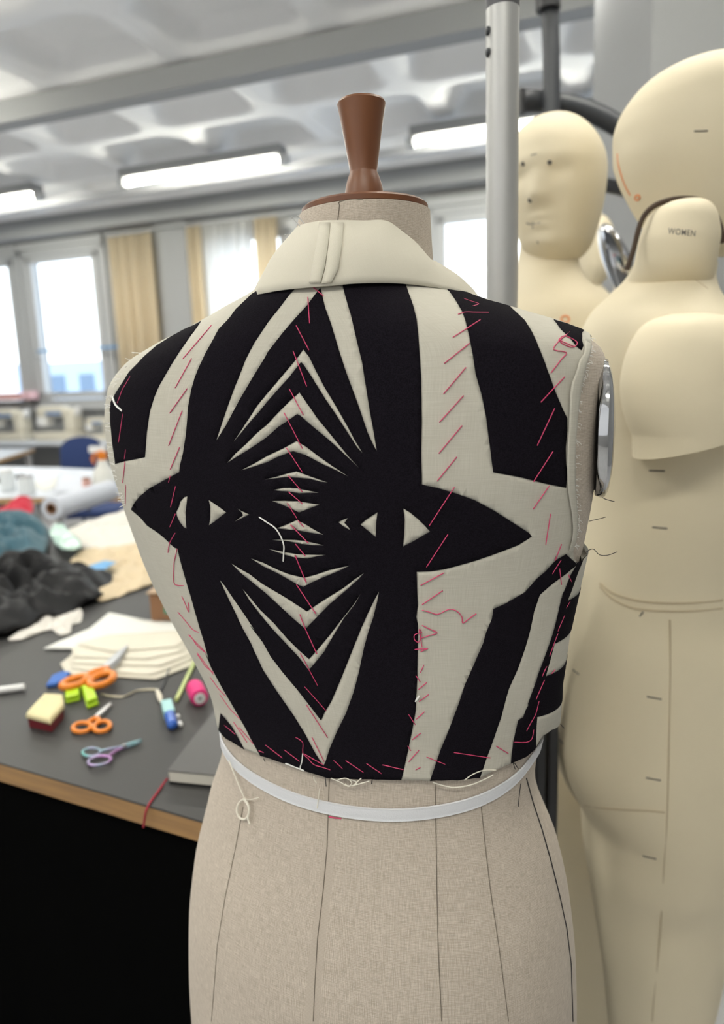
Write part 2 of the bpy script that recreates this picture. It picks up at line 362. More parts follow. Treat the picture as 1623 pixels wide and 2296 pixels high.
# ================================================================== the linen dress form
PSI = math.radians(22); CX, CY = .012, .60
FT = np.array([  # z, back, front, exponent, half width, sideways shift
(0.620,.096,.082,2.20,.1980,-.0250),(0.660,.100,.085,2.20,.1999,-.0248),(0.740,.118,.092,2.20,.1960,-.0220),(0.820,.128,.098,2.20,.1930,-.0181),(0.880,.125,.100,2.20,.1895,-.0165),
(0.940,.112,.100,2.20,.1821,-.0150),(1.000,.092,.096,2.10,.1685,-.0133),(1.060,.080,.092,2.10,.1490,-.0137),(1.100,.080,.096,2.10,.1534,-.0126),
(1.150,.086,.108,2.10,.1705,-.0164),(1.200,.092,.122,2.10,.1863,-.0251),(1.250,.098,.130,2.15,.1998,-.0314),(1.300,.104,.128,2.30,.2101,-.0337),
(1.340,.107,.115,2.40,.2145,-.0338),(1.370,.107,.102,2.40,.2158,-.0323),(1.395,.105,.090,2.40,.2140,-.0292),(1.415,.102,.080,2.30,.2033,-.0231),
(1.430,.098,.073,2.20,.1761,-.0193),(1.443,.093,.067,2.10,.1397,-.0185),(1.455,.088,.063,2.00,.1077,-.0192),(1.466,.081,.059,2.00,.0819,-.0144),
(1.476,.073,.057,2.00,.0679,-.0128),(1.487,.062,.054,2.00,.0628,-.0101),(1.500,.055,.052,2.00,.0594,-.0076),(1.520,.053,.050,2.00,.0534,-.0026),(1.545,.0515,.049,2.00,.0488,.0012)])
CLIP = .2118
cP, sP = math.cos(PSI), math.sin(PSI)
def fparam(z): return [pchip(FT[:, 0], FT[:, k], z) for k in (1, 2, 3, 4, 5)]
def fpoint(phi, z, off=0.):
    """phi in degrees: 0 = centre back, +90 = the side at the right of the photo; arrays allowed"""
    phi = np.asarray(phi, float); z = np.asarray(z, float); b, f, n, a, cu = fparam(z); th = np.radians(phi-90)
    c, s = np.cos(th), np.sin(th); e = 2/n; a = a+off; 
    u = np.clip(np.sign(c)*a*np.abs(c)**e, -CLIP-off, CLIP+off)+cu
    v = np.where(s < 0, -(b+off)*np.abs(s)**e, (f+off)*np.abs(s)**e)
    return np.stack([CX+u*cP+v*sP, CY-u*sP+v*cP, z+0*u], -1)
def finv(P):
    """world point on the body -> phi, z"""
    dx, dy = P[0]-CX, P[1]-CY; u = dx*cP-dy*sP; v = dx*sP+dy*cP; z = P[2]
    b, f, n, a, cu = [float(q) for q in fparam(z)]; u -= cu; d = b if v < 0 else f
    s = min(abs(v)/d, 1)**(n/2); c = min(abs(u)/a, 1)**(n/2)
    if abs(u) > CLIP*.992: th = math.asin(min(s, 1))
    else: th = math.atan2(s, c)
    if u < 0: th = math.pi-th
    if v < 0: th = -th
    return (math.degrees(th)+90+180) % 360-180, z
zg = np.concatenate([np.arange(.62, 1.40, .012), np.arange(1.40, 1.526, .004), [1.527]]); pg = np.arange(0, 360, 3.)
def grid_mesh(phis, zs, off):
    PP, ZZ = np.meshgrid(phis, zs); return fpoint(PP, ZZ, off)
G = grid_mesh(pg, zg, 0.); nz, npg = G.shape[:2]
gv = G.reshape(-1, 3); gf = [(i*npg+j, i*npg+(j+1) % npg, (i+1)*npg+(j+1) % npg, (i+1)*npg+j) for i in range(nz-1) for j in range(npg)]
form = thing('dress_form', (CX, CY, 0), 'linen-covered dress form with a turned wooden knob, wearing the striped bodice', 'dress form')
body = MB(); body.add(gv, gf); body.f.append(tuple(range(npg))[::-1]); body.m.append(0); body.f.append(tuple((nz-1)*npg+j for j in range(npg))); body.m.append(0)
buv = np.stack([np.tile(np.radians(pg)*.15, nz), np.repeat(zg, npg)], 1)
body.build('torso', M['linen'], form, uv=buv, angle=50)
BODY = BVHTree.FromPolygons([Vector(p) for p in gv], gf)
OFF = .0035
GO = grid_mesh(pg, zg, OFF).reshape(-1, 3); SHELL = BVHTree.FromPolygons([Vector(p) for p in GO], gf)
def hit(bvh, x, y, toward=790, off=0.):
    """where the sight line of photo point (x, y) meets a surface; slides inward when it passes just outside"""
    for k in range(50):
        xx = x+(k if toward > x else -k)*1.0
        r = ray(xx, y+max(k-40, 0)*.5).normalized(); h = bvh.ray_cast(CAM, r)
        if h[0] is not None: return h[0]-r*off if off else h[0]
    r = ray(x, y).normalized(); P = CAM+r*.56; h = bvh.find_nearest(P); return h[0]-r*off
def pz(x, y):
    h = hit(SHELL, x, y); return finv(h)
# height that a photo row has on the form's axis
def axis_z(x, y, X=CX, Y=CY): return on_y(x, y, Y).z
# neck cap disc, ball and cup
cc = fpoint([-90, 90], 1.527).mean(0); ax = Vector((cc[0], cc[1], 0))
zt = 1.527; K = (proj((ax.x, ax.y, zt+.10))[1]-proj((ax.x, ax.y, zt))[1])/-.10
def zk(y): # z on the knob's axis for a photo row
    lo, hi = 1.4, 1.8
    for _ in range(40):
        m_ = (lo+hi)/2
        if proj((ax.x, ax.y, m_))[1] > y: lo = m_
        else: hi = m_
    return lo
px2 = lambda z: F/((Vector((ax.x, ax.y, z))-CAM).dot(FWD))
q = MB(); R_ = .0488; q.lathe([(R_-.001, zt-.0005), (R_+.0012, zt+.0008), (R_+.0012, zt+.0042), (R_-.001, zt+.006), (.001, zt+.0065)], (ax.x, ax.y-.001, 0), 64); q.build('neck_cap', M['knobwood'], form, angle=50)
z0 = zt+.006; zb = zk(388); ztop = zk(231)
rb = 44.5/px2(z0); rn = 31/px2(zb); rt = 54.5/px2(ztop); q = MB(); zc_ = zk(420)
prof = [(rb*.90, z0-.002), (rb*.98, z0+.003)]
for k in range(9):
    a = -.1+1.2*k/8; t_ = max(a, 0)/1.1; prof.append((rb*math.sqrt(1-t_*t_*(1-(rn/rb)**2)), z0+.004+(zb-z0-.004)*t_**1.15))
prof += [(rn*.98, zb+.001), (rn+(rt-rn)*.30, zb+(ztop-zb)*.35), (rn+(rt-rn)*.68, zb+(ztop-zb)*.72), (rt, ztop-.001), (rt-.001, ztop+.0008), (.0008, ztop+.001)]
q.lathe(prof, (ax.x, ax.y, 0), 48); q.build('knob', M['knobwood'], form, angle=24)
# oval chrome plates closing the arm openings
def side_plate(sg):
    z0, v0 = 1.356, .000; b, f, n, a, cu = [float(t) for t in fparam(z0)]
    q = MB(); rings = []; hv, hz = .040, .050
    for (k, d) in [(1.0, -.004), (1.03, .001), (1.02, .0045), (.93, .0075), (.7, .010), (.4, .0115), (.1, .012)]:
        ring = []
        for i in range(40):
            t = 2*math.pi*i/40; v = v0+hv*k*math.cos(t); z = z0+hz*k*math.sin(t); u = cu+sg*((CLIP+.003+d*.8-v*.10) if sg > 0 else (CLIP-.003+d*.5+v*.05))
            ring.append(Vector((CX+u*cP+v*sP, CY-u*sP+v*cP, z)))
        rings.append(ring)
    q.loft(rings); q.build('arm_plate', M['chrome'], form, angle=50)
side_plate(1); side_plate(-1)
# seams of the cover: centre back, side-back, side
def seam_px(pts, name, r=.0004, m='seam', par=form, bvh=BODY, off=.0002):
    P = []
    for i in range(len(pts)-1):
        n = max(2, int(math.dist(pts[i], pts[i+1])/14))
        for k in range(n): P.append((pts[i][0]+(pts[i+1][0]-pts[i][0])*k/n, pts[i][1]+(pts[i+1][1]-pts[i][1])*k/n))
    P.append(pts[-1]); w = [hit(bvh, *p, off=off) for p in P]; q = MB(); q.tube(smoothpts([p for p in w if p is not None], 2), r, 6); return q.build(name, M[m], par)
seam_px([(738,1745),(733,1900),(724,2000),(712,2100),(706,2200),(702,2290)], 'seam')
seam_px([(975,1750),(977,1850),(979,1990),(982,2120),(990,2290)], 'seam')
seam_px([(1078,1800),(1088,1900),(1100,2000),(1118,2120),(1140,2290)], 'seam')
seam_px([(545,1810),(528,1900),(505,2010),(487,2120),(474,2290)], 'seam')
seam_px([(1180,1745),(1195,1800),(1215,1860),(1235,1930),(1255,2010),(1270,2080),(1280,2160),(1284,2290)], 'seam', .0007, 'black_thread')
seam_px([(764,442),(761,460),(757,495)], 'seam')
# stand
q = MB(); q.lathe([(.018, .06), (.018, .64)], (CX, CY, 0), 24); q.build('stand_pole', M['steel'], form)
q = MB(); q.lathe([(.17, 0), (.17, .02), (.15, .035), (.03, .06), (.02, .07)], (CX, CY, 0), 48); q.build('stand_base', M['dgrey'], form)
# steel pins at the neck, left
for a, b_ in (((640,527),(646,517)), ((655,488),(664,507)), ((668,485),(671,499))):
    p = hit(BODY, b_[0]+14, b_[1]+6); r0_ = (p-CAM).dot(FWD); 
    e0 = CAM+ray(*a)*((p-CAM).dot(FWD)); q = MB(); q.tube([p, e0], .0004, 6); q.ellipsoid(e0, (.0008,)*3, 8, 6); q.build('pin', M['steel'], form)
q = MB()
q = seam_px([(737,1831),(750,1834),(765,1835)], 'pink_thread_snip', .0006, 'pink')

# ---- white elastic tied round the waist
tape = thing('elastic_tape', (CX, CY, 1.04), 'white ribbed elastic tied round the waist of the linen dress form', 'elastic')
ept = [(503,1672),(512,1690),(540,1722),(580,1750),(640,1781),(705,1803),(780,1818),(860,1826),(940,1823),(1010,1812),(1070,1795),(1120,1770),(1160,1740),(1183,1712),(1193,1690)]
ez = [finv(hit(BODY, *p)) for p in ept]; ephi = [a for a, b in ez]; ezz = [b for a, b in ez]
o_ = np.argsort(ephi); ephi = np.array(ephi)[o_]; ezz = np.array(ezz)[o_]
def elz(phi):
    if phi < ephi[0]: return ezz[0]+(0 if True else 0)
    if phi > ephi[-1]: return ezz[-1]
    return float(np.interp(phi, ephi, ezz))
zlist = np.array([elz(p) for p in np.arange(-180, 180, 3)]); 
for _ in range(6): zlist = (np.roll(zlist, 1)+zlist*2+np.roll(zlist, -1))/4
hw = .0052; prof = [(-hw, .0006), (-hw*.97, .0022), (-hw*.55, .0016), (-hw*.3, .0023), (0, .0016), (hw*.3, .0023), (hw*.55, .0016), (hw*.97, .0022), (hw, .0006)]
q = MB(); rings = []; uv = []
for dz, of in prof:
    P = fpoint(np.arange(-180, 180, 3), zlist+dz, of); rings.append([Vector(p) for p in P]); uv += [(.15*math.radians(a), dz) for a in np.arange(-180, 180, 3)]
q.loft(rings, cap=False); q.build('band', M['elastic'], tape, uv=uv, fixn=True, angle=60)
seamw = lambda pts, name, r, m, par: seam_px(pts, name, r, m, par, SHELL, .001)
seamw([(717,1768),(714,1790),(711,1812)], 'tie_stitch', .0005, 'cream_thread', tape)
seamw([(513,1705),(525,1735),(538,1768),(548,1790)], 'loose_thread', .0006, 'cream_thread', tape)
def thread_loop(pts, name, par, r, m, bvh=SHELL, off=.0012):
    w = [hit(bvh, *p, off=off) for p in pts]; q = MB(); q.tube(smoothpts(w, 5), r, 6); return q.build(name, M[m], par)
thread_loop([(548,1790),(536,1800),(531,1818),(538,1834),(550,1836),(558,1822),(556,1805),(546,1792),(552,1796),(559,1812),(556,1834),(560,1848)], 'knotted_loop', tape, .0010, 'cream_thread')
thread_loop([(546,1790),(560,1793),(580,1788)], 'loose_thread', tape, .0004, 'cream_thread')

# ================================================================== the striped bodice
CR = {'A': (220,600,4.0575), 'B': (600,600,4.0575), 'C': (980,600,3.8643), 'D': (220,1020,4.0575), 'E': (560,1020,4.0575), 'F': (900,1020,3.246), 'G': (400,1400,3.246), 'H': (850,1400,3.246)}
def X(*a):
    out = []; c = None
    for t in a:
        if isinstance(t, str): c = CR[t]
        else: out.append((c[0]+t[0]/c[2], c[1]+t[1]/c[2]))
    return out
BLACK = [
 # armhole stripe on the left shoulder
 X('A',(915,525),(850,560),(760,600),(640,665),(515,742),(400,840),(270,970),(145,1165),(110,1230),(103,1300),(110,1430),(130,1600),(160,1780),(245,1755),(405,1725),(420,1500),(450,1320),(490,1190),(540,1080),(640,910),(720,790),(800,680),(870,590)),
 # the big central figure
 X('A',(1440,225),(1430,250),(1385,275),(1340,320),(1240,410),(1180,490),(1080,590),(1030,680),(960,800),(900,920),(860,1020),(830,1130),(805,1270),(795,1400),(780,1520),(750,1690),(720,1800),
   'D',(715,155),(600,215),(450,300),(380,360),(330,420),(290,485),(380,560),(440,630),(540,695),(600,745),(650,795),(690,830),(715,835),(730,920),(770,1090),(800,1210),(850,1400),(900,1560),(950,1700),(1000,1850),
   'G',(190,200),(235,300),(290,400),(370,540),(450,690),(520,830),(590,960),(700,1000),(800,1040),(950,1090),(1080,1135),(1400,1160),
   'H',(170,1160),(195,1060),(220,950),(245,830),(265,730),(285,620),(297,400),(300,200),(303,0),'F',(130,1180),(140,1100),(135,840),(230,835),(330,820),(420,795),(560,755),(720,700),(870,645),(970,585),(950,560),(840,490),(700,400),(560,325),(420,275),(300,240),(175,212),
   'B',(1435,1960),(1430,1700),(1435,1400),(1430,1000),(1415,800),(1400,640),(1380,500),(1340,370),(1290,250),(1255,155),(1225,40),(1000,20),(650,30),(0,90),'A',(1600,140)),
 # right shoulder blade piece
 X('C',(20,140),(60,185),(130,245),(190,330),(240,410),(270,480),(310,620),(340,750),(370,930),(420,1100),(460,1300),(500,1600),(520,1770),(750,1810),(950,1860),(1125,1895),(1135,1760),(1125,1700),(1125,1550),(1140,1400),(1140,1300),(1100,1210),(1060,1110),(1020,1000),(960,830),(900,690),(850,590),(790,500),(710,425),(650,370),(560,345),(450,315),(330,270),(200,215)),
 X('C',(1035,490),(1150,525),(1300,580),(1275,600),(1268,660),(1280,700),(1265,735),(1230,710),(1180,650),(1100,575)),
 # piece running from the armpit to the hem
 X('F',(1210,715),(1285,790),(1200,870),(1120,930),(1025,1010),(980,1130),(950,1260),(910,1400),(860,1550),(800,1700),(750,1900),'H',(870,790),(835,880),(800,970),(740,1140),(385,1150),(400,1105),(470,900),(530,760),(610,560),(650,440),(720,280),(780,130),'F',(640,1280),(680,1180),(690,1110),(780,1070),(920,990),(1000,900),(1070,840),(1140,760)),
 # bottom left corner of the front
 X('G',(295,640),(330,680),(380,740),(430,830),(470,905),(345,845),(290,770)),
]
WHITE = [
 X('B',(290,150),(290,175),(200,270),(120,370),(0,520),'A',(1540,525),(1420,700),(1340,850),(1290,980),(1240,1100),(1190,1240),(1140,1380),(1100,1490),(1070,1580),(1170,1430),(1300,1190),(1400,1020),(1530,810),'B',(0,785),(130,620),(260,470),(360,360),(420,280),(475,210),(490,260),(520,380),(580,540),(650,760),(720,960),(800,1160),(870,1340),(930,1500),(990,1620),(1020,1670),(1010,1610),(980,1440),(950,1300),(910,1080),(870,860),(820,680),(760,430),(710,280),(675,150),(660,20)),
 X('B',(325,755),(270,830),(150,970),(0,1145),'A',(1450,1260),(1350,1410),(1290,1500),(1225,1595),(1300,1510),(1370,1425),(1460,1325),'B',(0,1225),(100,1110),(200,1000),(305,868),(330,895),(400,1000),(520,1190),(640,1360),(760,1535),(830,1635),(885,1690),(860,1650),(800,1560),(740,1450),(620,1255),(520,1095),(440,945),(380,825)),
 X('B',(290,1140),(200,1220),(100,1320),(0,1425),'A',(1450,1500),(1350,1600),(1250,1690),(1170,1778),(1350,1670),(1450,1605),(1542,1540),'B',(100,1450),(200,1385),(270,1335),(300,1350),(430,1460),(560,1565),(700,1690),(820,1795),(910,1875),(850,1820),(760,1730),(660,1615),(560,1495),(450,1365),(350,1225)),
 X('B',(265,1575),(150,1640),(0,1710),'A',(1440,1770),(1300,1843),(1420,1810),(1542,1770),'B',(100,1720),(235,1670),(350,1705),(500,1785),(640,1845),(755,1900),(700,1865),(600,1805),(470,1715),(350,1625)),
 X('E',(130,222),(240,195),(340,165),(430,145),(500,170),(600,205),(720,245),(650,240),(560,215),(450,205),(330,200),(240,210)),
 X('E',(215,315),(300,295),(370,293),(450,300),(540,318),(640,338),(560,340),(450,345),(340,328),(270,325)),
 X('E',(195,415),(300,412),(440,415),(640,445),(550,480),(445,522),(390,495),(300,455)),
 X('E',(235,668),(330,630),(425,588),(500,625),(590,680),(675,725),(580,712),(450,690),(330,678)),
 X('E',(185,772),(280,768),(400,770),(500,780),(590,800),(680,822),(560,822),(450,808),(350,788),(260,780)),
 X('E',(155,852),(230,865),(330,885),(440,903),(560,905),(700,908),(620,920),(520,943),(430,940),(330,915),(240,885)),
 X('E',(0,932),(120,975),(250,1040),(350,1080),(490,1115),(600,1085),(720,1045),(830,1020),(920,1003),(800,1060),(650,1120),(560,1160),(480,1200),(400,1160),(260,1080),(120,1010)),
 X('D',(1200,970),(1290,1025),'E',(0,1075),(120,1165),(330,1290),(520,1415),(680,1310),(850,1210),(960,1130),(1060,1068),(1000,1130),(880,1230),(720,1360),(600,1480),(510,1575),(400,1480),(280,1370),(150,1250),(0,1130),'D',(1290,1060)),
 X('D',(1310,1200),(1350,1240),'E',(0,1275),(100,1395),(230,1520),(350,1660),(450,1760),(545,1845),(620,1760),(720,1640),(830,1500),(940,1370),(1020,1265),(960,1360),(860,1480),(760,1640),(680,1780),(600,1880),(540,1950),(450,1830),(330,1700),(200,1560),(100,1440),(0,1310)),
 X('D',(1095,1115),(1150,1180),(1230,1300),(1330,1440),(1420,1580),(1500,1700),'G',(520,0),(590,80),(670,230),(760,350),(860,470),(960,600),(1035,700),(1060,640),(1110,560),(1180,400),'E',(950,1740),(1020,1580),(1090,1440),(1150,1320),(1195,1240),(1180,1330),(1140,1480),(1090,1620),(1050,1750),(1020,1880),'G',(1320,340),(1280,480),(1220,640),(1150,780),(1100,900),(1070,1000),(1055,1030),(990,930),(920,800),(830,660),(700,480),(600,330),(520,150),'D',(1430,1850),(1370,1700),(1300,1570),(1240,1430),(1180,1300)),
 X('D',(790,370),(760,378),(725,420),(715,470),(695,510),(705,550),(730,600),(765,645),(795,662),(785,600),(778,510),(785,440)),
 X('D',(985,405),(1040,440),(1100,480),(1155,520),(1100,560),(1040,605),(990,635),(1000,570),(1000,480)),
 X('D',(1245,478),(1300,510),(1370,540),(1300,575),(1235,605),(1265,580),(1310,548),(1290,515)),
 X('E',(1025,625),(1080,580),(1190,510),(1178,600),(1172,740),(1110,690)),
 X('E',(905,565),(860,580),(810,605),(850,640),(930,685),(910,650),(870,610)),
 X('F',(38,380),(90,410),(150,460),(200,510),(235,548),(180,580),(100,625),(35,658),(45,560),(48,460)),
]
RADU = .19     # metres per radian used for the flat layout
zt_ = FT[:, 0]; at_ = FT[:, 4]; wcum = np.concatenate([[0], np.cumsum(np.hypot(np.diff(zt_), np.diff(at_)*1.0))])
def w_of(z): return float(pchip(zt_, wcum, z))
def z_of(w): return np.interp(w, WT, ZT)
ZT = np.linspace(.62, 1.545, 3000); WT = pchip(zt_, wcum, ZT)
def dens(poly, closed=True, step=9):
    out = []; n = len(poly)
    for i in range(n if closed else n-1):
        a, b = poly[i], poly[(i+1) % n]; k = max(1, int(math.dist(a, b)/step))
        for j in range(k): out.append((a[0]+(b[0]-a[0])*j/k, a[1]+(b[1]-a[1])*j/k))
    if not closed: out.append(poly[-1])
    return out
def fl(poly, closed=True, step=9, frill=0):
    out = []
    for (x, y) in dens(poly, closed, step):
        if frill: x += random.uniform(-frill, frill); y += random.uniform(-frill, frill)
        ph, z = pz(x, y); q = (math.radians(ph)*RADU, w_of(z))
        if not out or math.dist(out[-1], q) > .0004: out.append(q)
    return out
# outline of the bodice on the flat layout
hem = X('G',(340,825),(465,900),(590,950),(700,985),(800,1025),(950,1075),(1080,1118),(1400,1128),(1623,1133),'H',(170,1133),(390,1135),(600,1128),(755,1105),(880,1040),(965,1000),(1060,940),(1110,885))
hemf = sorted(fl(hem, False, 12, .8)); XM = math.pi*RADU
hl = [(-XM, hemf[0][1]+.010), (-XM*.8, hemf[0][1]+.006)] + hemf
hem_hi = w_of(pz(1243, 1612)[1])
hl += [(hemf[-1][0]+.012, hemf[-1][1]+.012), (hemf[-1][0]+.03, hem_hi), (XM, hl[0][1])]
hx = np.array([p[0] for p in hl]); hy = np.array([p[1] for p in hl]); o_ = np.argsort(hx, kind='stable'); hx, hy = hx[o_], hy[o_]
WTOP = w_of(1.479)
# armholes
ah = X('C',(1345,596),(1335,720),(1300,830),(1260,1000),(1230,1200),(1210,1400),(1200,1700),'F',(1268,200),(1277,350),(1283,480),(1278,580),(1255,690),(1262,745),(1290,780))
ahf = fl(ah, False, 10, .9)
if __name__ == '__main__': print('ARMHOLE', [(round(math.degrees(a/RADU)), round(float(z_of(b)), 3)) for a, b in ahf[::6]], 'hem', [(round(math.degrees(a/RADU)), round(float(z_of(b)), 3)) for a, b in hemf[::10]])
AHM = math.radians(93)*RADU
loopR = ahf + [(2*AHM-a, b) for a, b in ahf[::-1]][1:-1]
lz = [b for a, b in ahf]; lo_w, hi_w = min(lz), max(lz); cw, hw_ = (lo_w+hi_w)/2, (hi_w-lo_w)/2
loopL = [(-AHM+math.radians(27)*RADU*math.cos(t)+random.uniform(-.0004, .0004), cw+hw_*math.sin(t)) for t in np.linspace(0, 2*math.pi, 90, endpoint=False)]
B_ = [fl(p) for p in BLACK]; W_ = [fl(p, step=7) for p in WHITE]
def inside(poly, x, y):
    r = np.zeros(len(x), bool); n = len(poly); j = n-1
    for i in range(n):
        xi, yi = poly[i]; xj, yj = poly[j]
        c = ((yi > y) != (yj > y)); d = (yj-yi) if yj != yi else 1e-12
        r ^= c & (x < (xj-xi)*(y-yi)/d+xi); j = i
    return r
V = []; E_ = []
def addloop(poly, closed=True):
    o = len(V); V.extend(poly); n = len(poly)
    E_.extend([(o+i, o+(i+1) % n) for i in range(n if closed else n-1)])
for p in B_+W_+[loopR, loopL]: addloop(p)
spx = [pz(*p) for p in dens(X('F',(1322,742),(1285,860),(1250,980),(1222,1060),(1180,1180),(1120,1365),(1080,1500),(1050,1600),(985,1885),'H',(1150,660),(1120,860)), False, 8)]
addloop([(math.radians(a)*RADU, w_of(b)) for a, b in spx], False)
for p in X('F',(1222,1060),(1120,1365),(1050,1600),(985,1888)):
    a, b = pz(*p); addloop([(math.radians(a+k*1.5)*RADU, w_of(b)) for k in range(40)], False)
spx = [pz(*p) for p in dens(X('F',(1270,815),(1240,880),(1210,930),(1190,1010),(1160,1130),(1130,1240),(1100,1330),(1060,1430),(1010,1560),(960,1720),(900,1900),'H',(1080,540),(1030,690),(990,850),(965,1000)), False, 8)]
addloop([(math.radians(a)*RADU, w_of(b)) for a, b in spx], False)
top = [(x, WTOP) for x in np.linspace(-XM, XM, 120)]; addloop(top, False)
bot = [(x, float(np.interp(x, hx, hy))) for x in sorted(set(np.concatenate([hx, np.linspace(-XM, XM, 160)])))]; addloop(bot, False)
for i, x in enumerate(np.linspace(-XM, XM, 200)):
    for j, y in enumerate(np.arange(float(hy.min()), WTOP, .0055)):
        V.append((x+(.003 if j % 2 and -XM < x+.003 < XM else 0), y+1e-5))
n0 = len(V)
res = delaunay_2d_cdt([Vector(p) for p in V], E_, [], 0, 1e-6)
vv = np.array([tuple(p) for p in res[0]]); ff = np.array([f for f in res[2] if len(f) == 3])
cx_ = vv[ff, 0].mean(1); cy_ = vv[ff, 1].mean(1)
keep = (cy_ < WTOP) & (cy_ > np.interp(cx_, [p[0] for p in bot], [p[1] for p in bot])) & ~inside(loopR, cx_, cy_) & ~inside(loopL, cx_, cy_)
blk = np.zeros(len(ff), bool)
for p in B_: blk |= inside(p, cx_, cy_)
for p in W_: blk &= ~inside(p, cx_, cy_)
# plain stripes carry on over the front, out of sight
fr = (cx_ < -math.radians(100)*RADU) | (cx_ > math.radians(125)*RADU)
blk[fr] |= ((np.floor((cy_[fr]+.02)/.035) % 2) == 0)
# right side: narrow black strip along the side seam, then the broad bands of the front
sp = [pz(*p) for p in X('F',(1322,742),(1285,860),(1250,980),(1222,1060),(1180,1180),(1120,1365),(1080,1500),(1050,1600),(985,1885),'H',(1150,660),(1120,860))]
st_ = [pz(*p) for p in X('F',(1270,815),(1240,880),(1195,1000),(1130,1240),(1060,1430),(1010,1560),(960,1720),(900,1900),'H',(1030,690),(990,850),(965,1000))]
sp.sort(key=lambda t: t[1]); st_.sort(key=lambda t: t[1])
zc_ = z_of(cy_); ph_ = np.degrees(cx_/RADU)
seamphi = np.interp(zc_, [t[1] for t in sp], [t[0] for t in sp]); strphi = np.interp(zc_, [t[1] for t in st_], [t[0] for t in st_])
side = (ph_ > strphi) & (ph_ <= seamphi) & (zc_ < st_[-1][1]+.004); blk |= side
bz = [pz(*p)[1] for p in X('F',(1222,1060),(1120,1365),(1050,1600),(985,1888))]
front = (ph_ > seamphi) & (ph_ < 125) & (zc_ < sp[-1][1])
blk[front] = (((zc_ < bz[0]) & (zc_ > bz[1])) | ((zc_ < bz[2]) & (zc_ > bz[3])))[front]
print('seam', [(round(a), round(b, 3)) for a, b in sp], bz)
ff, blk, cx_ = ff[keep], blk[keep], cx_[keep]
used = np.unique(ff); remap = -np.ones(len(vv), int); remap[used] = np.arange(len(used)); ff = remap[ff]; v2 = vv[used]
phi2 = np.degrees(v2[:, 0]/RADU); z2 = z_of(v2[:, 1])
def soft(phi, z):   # the cloth stands off the form where it is loose, and ripples a little
    g = .0035+.0*phi
    g = g+.016*np.exp(-((phi-92)/24)**2)*np.clip((1.15-z)/.07, 0, 1)      # flare of the front at the side seam
    g = g+.0012*np.sin(phi*.11+z*38)*np.clip((1.40-z)/.08, 0, 1)*np.clip((z-1.08)/.05, 0, 1)
    g = g+.0016*np.exp(-((z-1.275)/.02)**2)*np.exp(-((phi-52)/16)**2)
    return g
g2 = soft(phi2, z2)
P2 = np.array([fpoint(p, z, 0.) for p, z in zip([0], [1.])])
P2 = fpoint(phi2, z2, 0.); e1 = fpoint(phi2+.5, z2, 0.)-fpoint(phi2-.5, z2, 0.); zz_ = .002; e2 = fpoint(phi2, z2+zz_, 0.)-fpoint(phi2, z2-zz_, 0.)
N2 = np.cross(e1, e2); N2 /= np.linalg.norm(N2, axis=1)[:, None]+1e-12
out_ = P2-np.array([CX, CY, 0]); sgn = np.sign((N2[:, 0]*out_[:, 0]+N2[:, 1]*out_[:, 1])); sgn[sgn == 0] = 1; N2 *= sgn[:, None]
G2 = P2+N2*g2[:, None]
bod = thing('bodice', (CX, CY, 1.08), 'black and white striped bodice with a two-faced figure and pink basting, on the linen form', 'bodice')
wh = MB()
def gpart(mask, name, m):
    f = ff[mask]; u = np.unique(f); rm_ = -np.ones(len(G2), int); rm_[u] = np.arange(len(u)); q = MB()
    q.v = [Vector(p) for p in G2[u]]; fs = [tuple(t) for t in rm_[f]]
    # make windings face outward
    c = G2[f].mean(1); nn = np.cross(G2[f[:, 1]]-G2[f[:, 0]], G2[f[:, 2]]-G2[f[:, 0]]); flip = (nn*N2[f[:, 0]]).sum(1) < 0
    q.f = [t[::-1] if fl_ else t for t, fl_ in zip(fs, flip)]; q.m = [0]*len(fs)
    return q, u
# the white cloth, and the black cloth laid in with it: two parts that meet edge to edge
for mask, nm, m in ((~blk, 'white_cloth', M['white_linen']), (blk, 'black_cloth', M['black_wool'])):
    q, u = gpart(mask, nm, m)
    ob = q.build(nm, m, bod, uv=v2[u], fixn=False, normals=N2[u])
    if nm == 'black_cloth': ob['label'] = 'black wool pieces of the pattern'
    sd = ob.modifiers.new('cloth', 'SOLIDIFY'); sd.thickness = .0009; sd.offset = -1 if nm == 'white_cloth' else -.2; sd.use_rim = True
GV = [Vector(p) for p in G2]; GARM = BVHTree.FromPolygons(GV, [tuple(t) for t in ff])
def gp(phi, w, off):  # point on the garment for flat-layout coordinates
    z = float(z_of(w)); p = fpoint([phi], [z], 0.)[0]; return Vector(p)
def on_garm(x, y, off=.0009, toward=790):
    h = hit(GARM, x, y, toward, 0); return h-ray(x, y).normalized()*off if h is not None else None
def gthread(pts, name, r=.00035, m='pink', k=3, off=.0009, lift=0):
    P = []
    for i in range(len(pts)-1):
        n = max(1, int(math.dist(pts[i], pts[i+1])/16))
        for j in range(n): P.append((pts[i][0]+(pts[i+1][0]-pts[i][0])*j/n, pts[i][1]+(pts[i+1][1]-pts[i][1])*j/n))
    P.append(pts[-1]); w = [on_garm(*p, off=off) for p in P]; w = [p for p in w if p is not None]
    if len(w) < 2: return None
    w = smoothpts(w, k); q = MB()
    d = (w[1]-w[0]).normalized(); w0 = ray(*pts[0]).normalized()
    w = [w[0]+w0*off*1.1]+w[1:-1]+[w[-1]+w0*off*1.1]
    q.tube(w, r, 5); return q.build(name, M[m], bod)
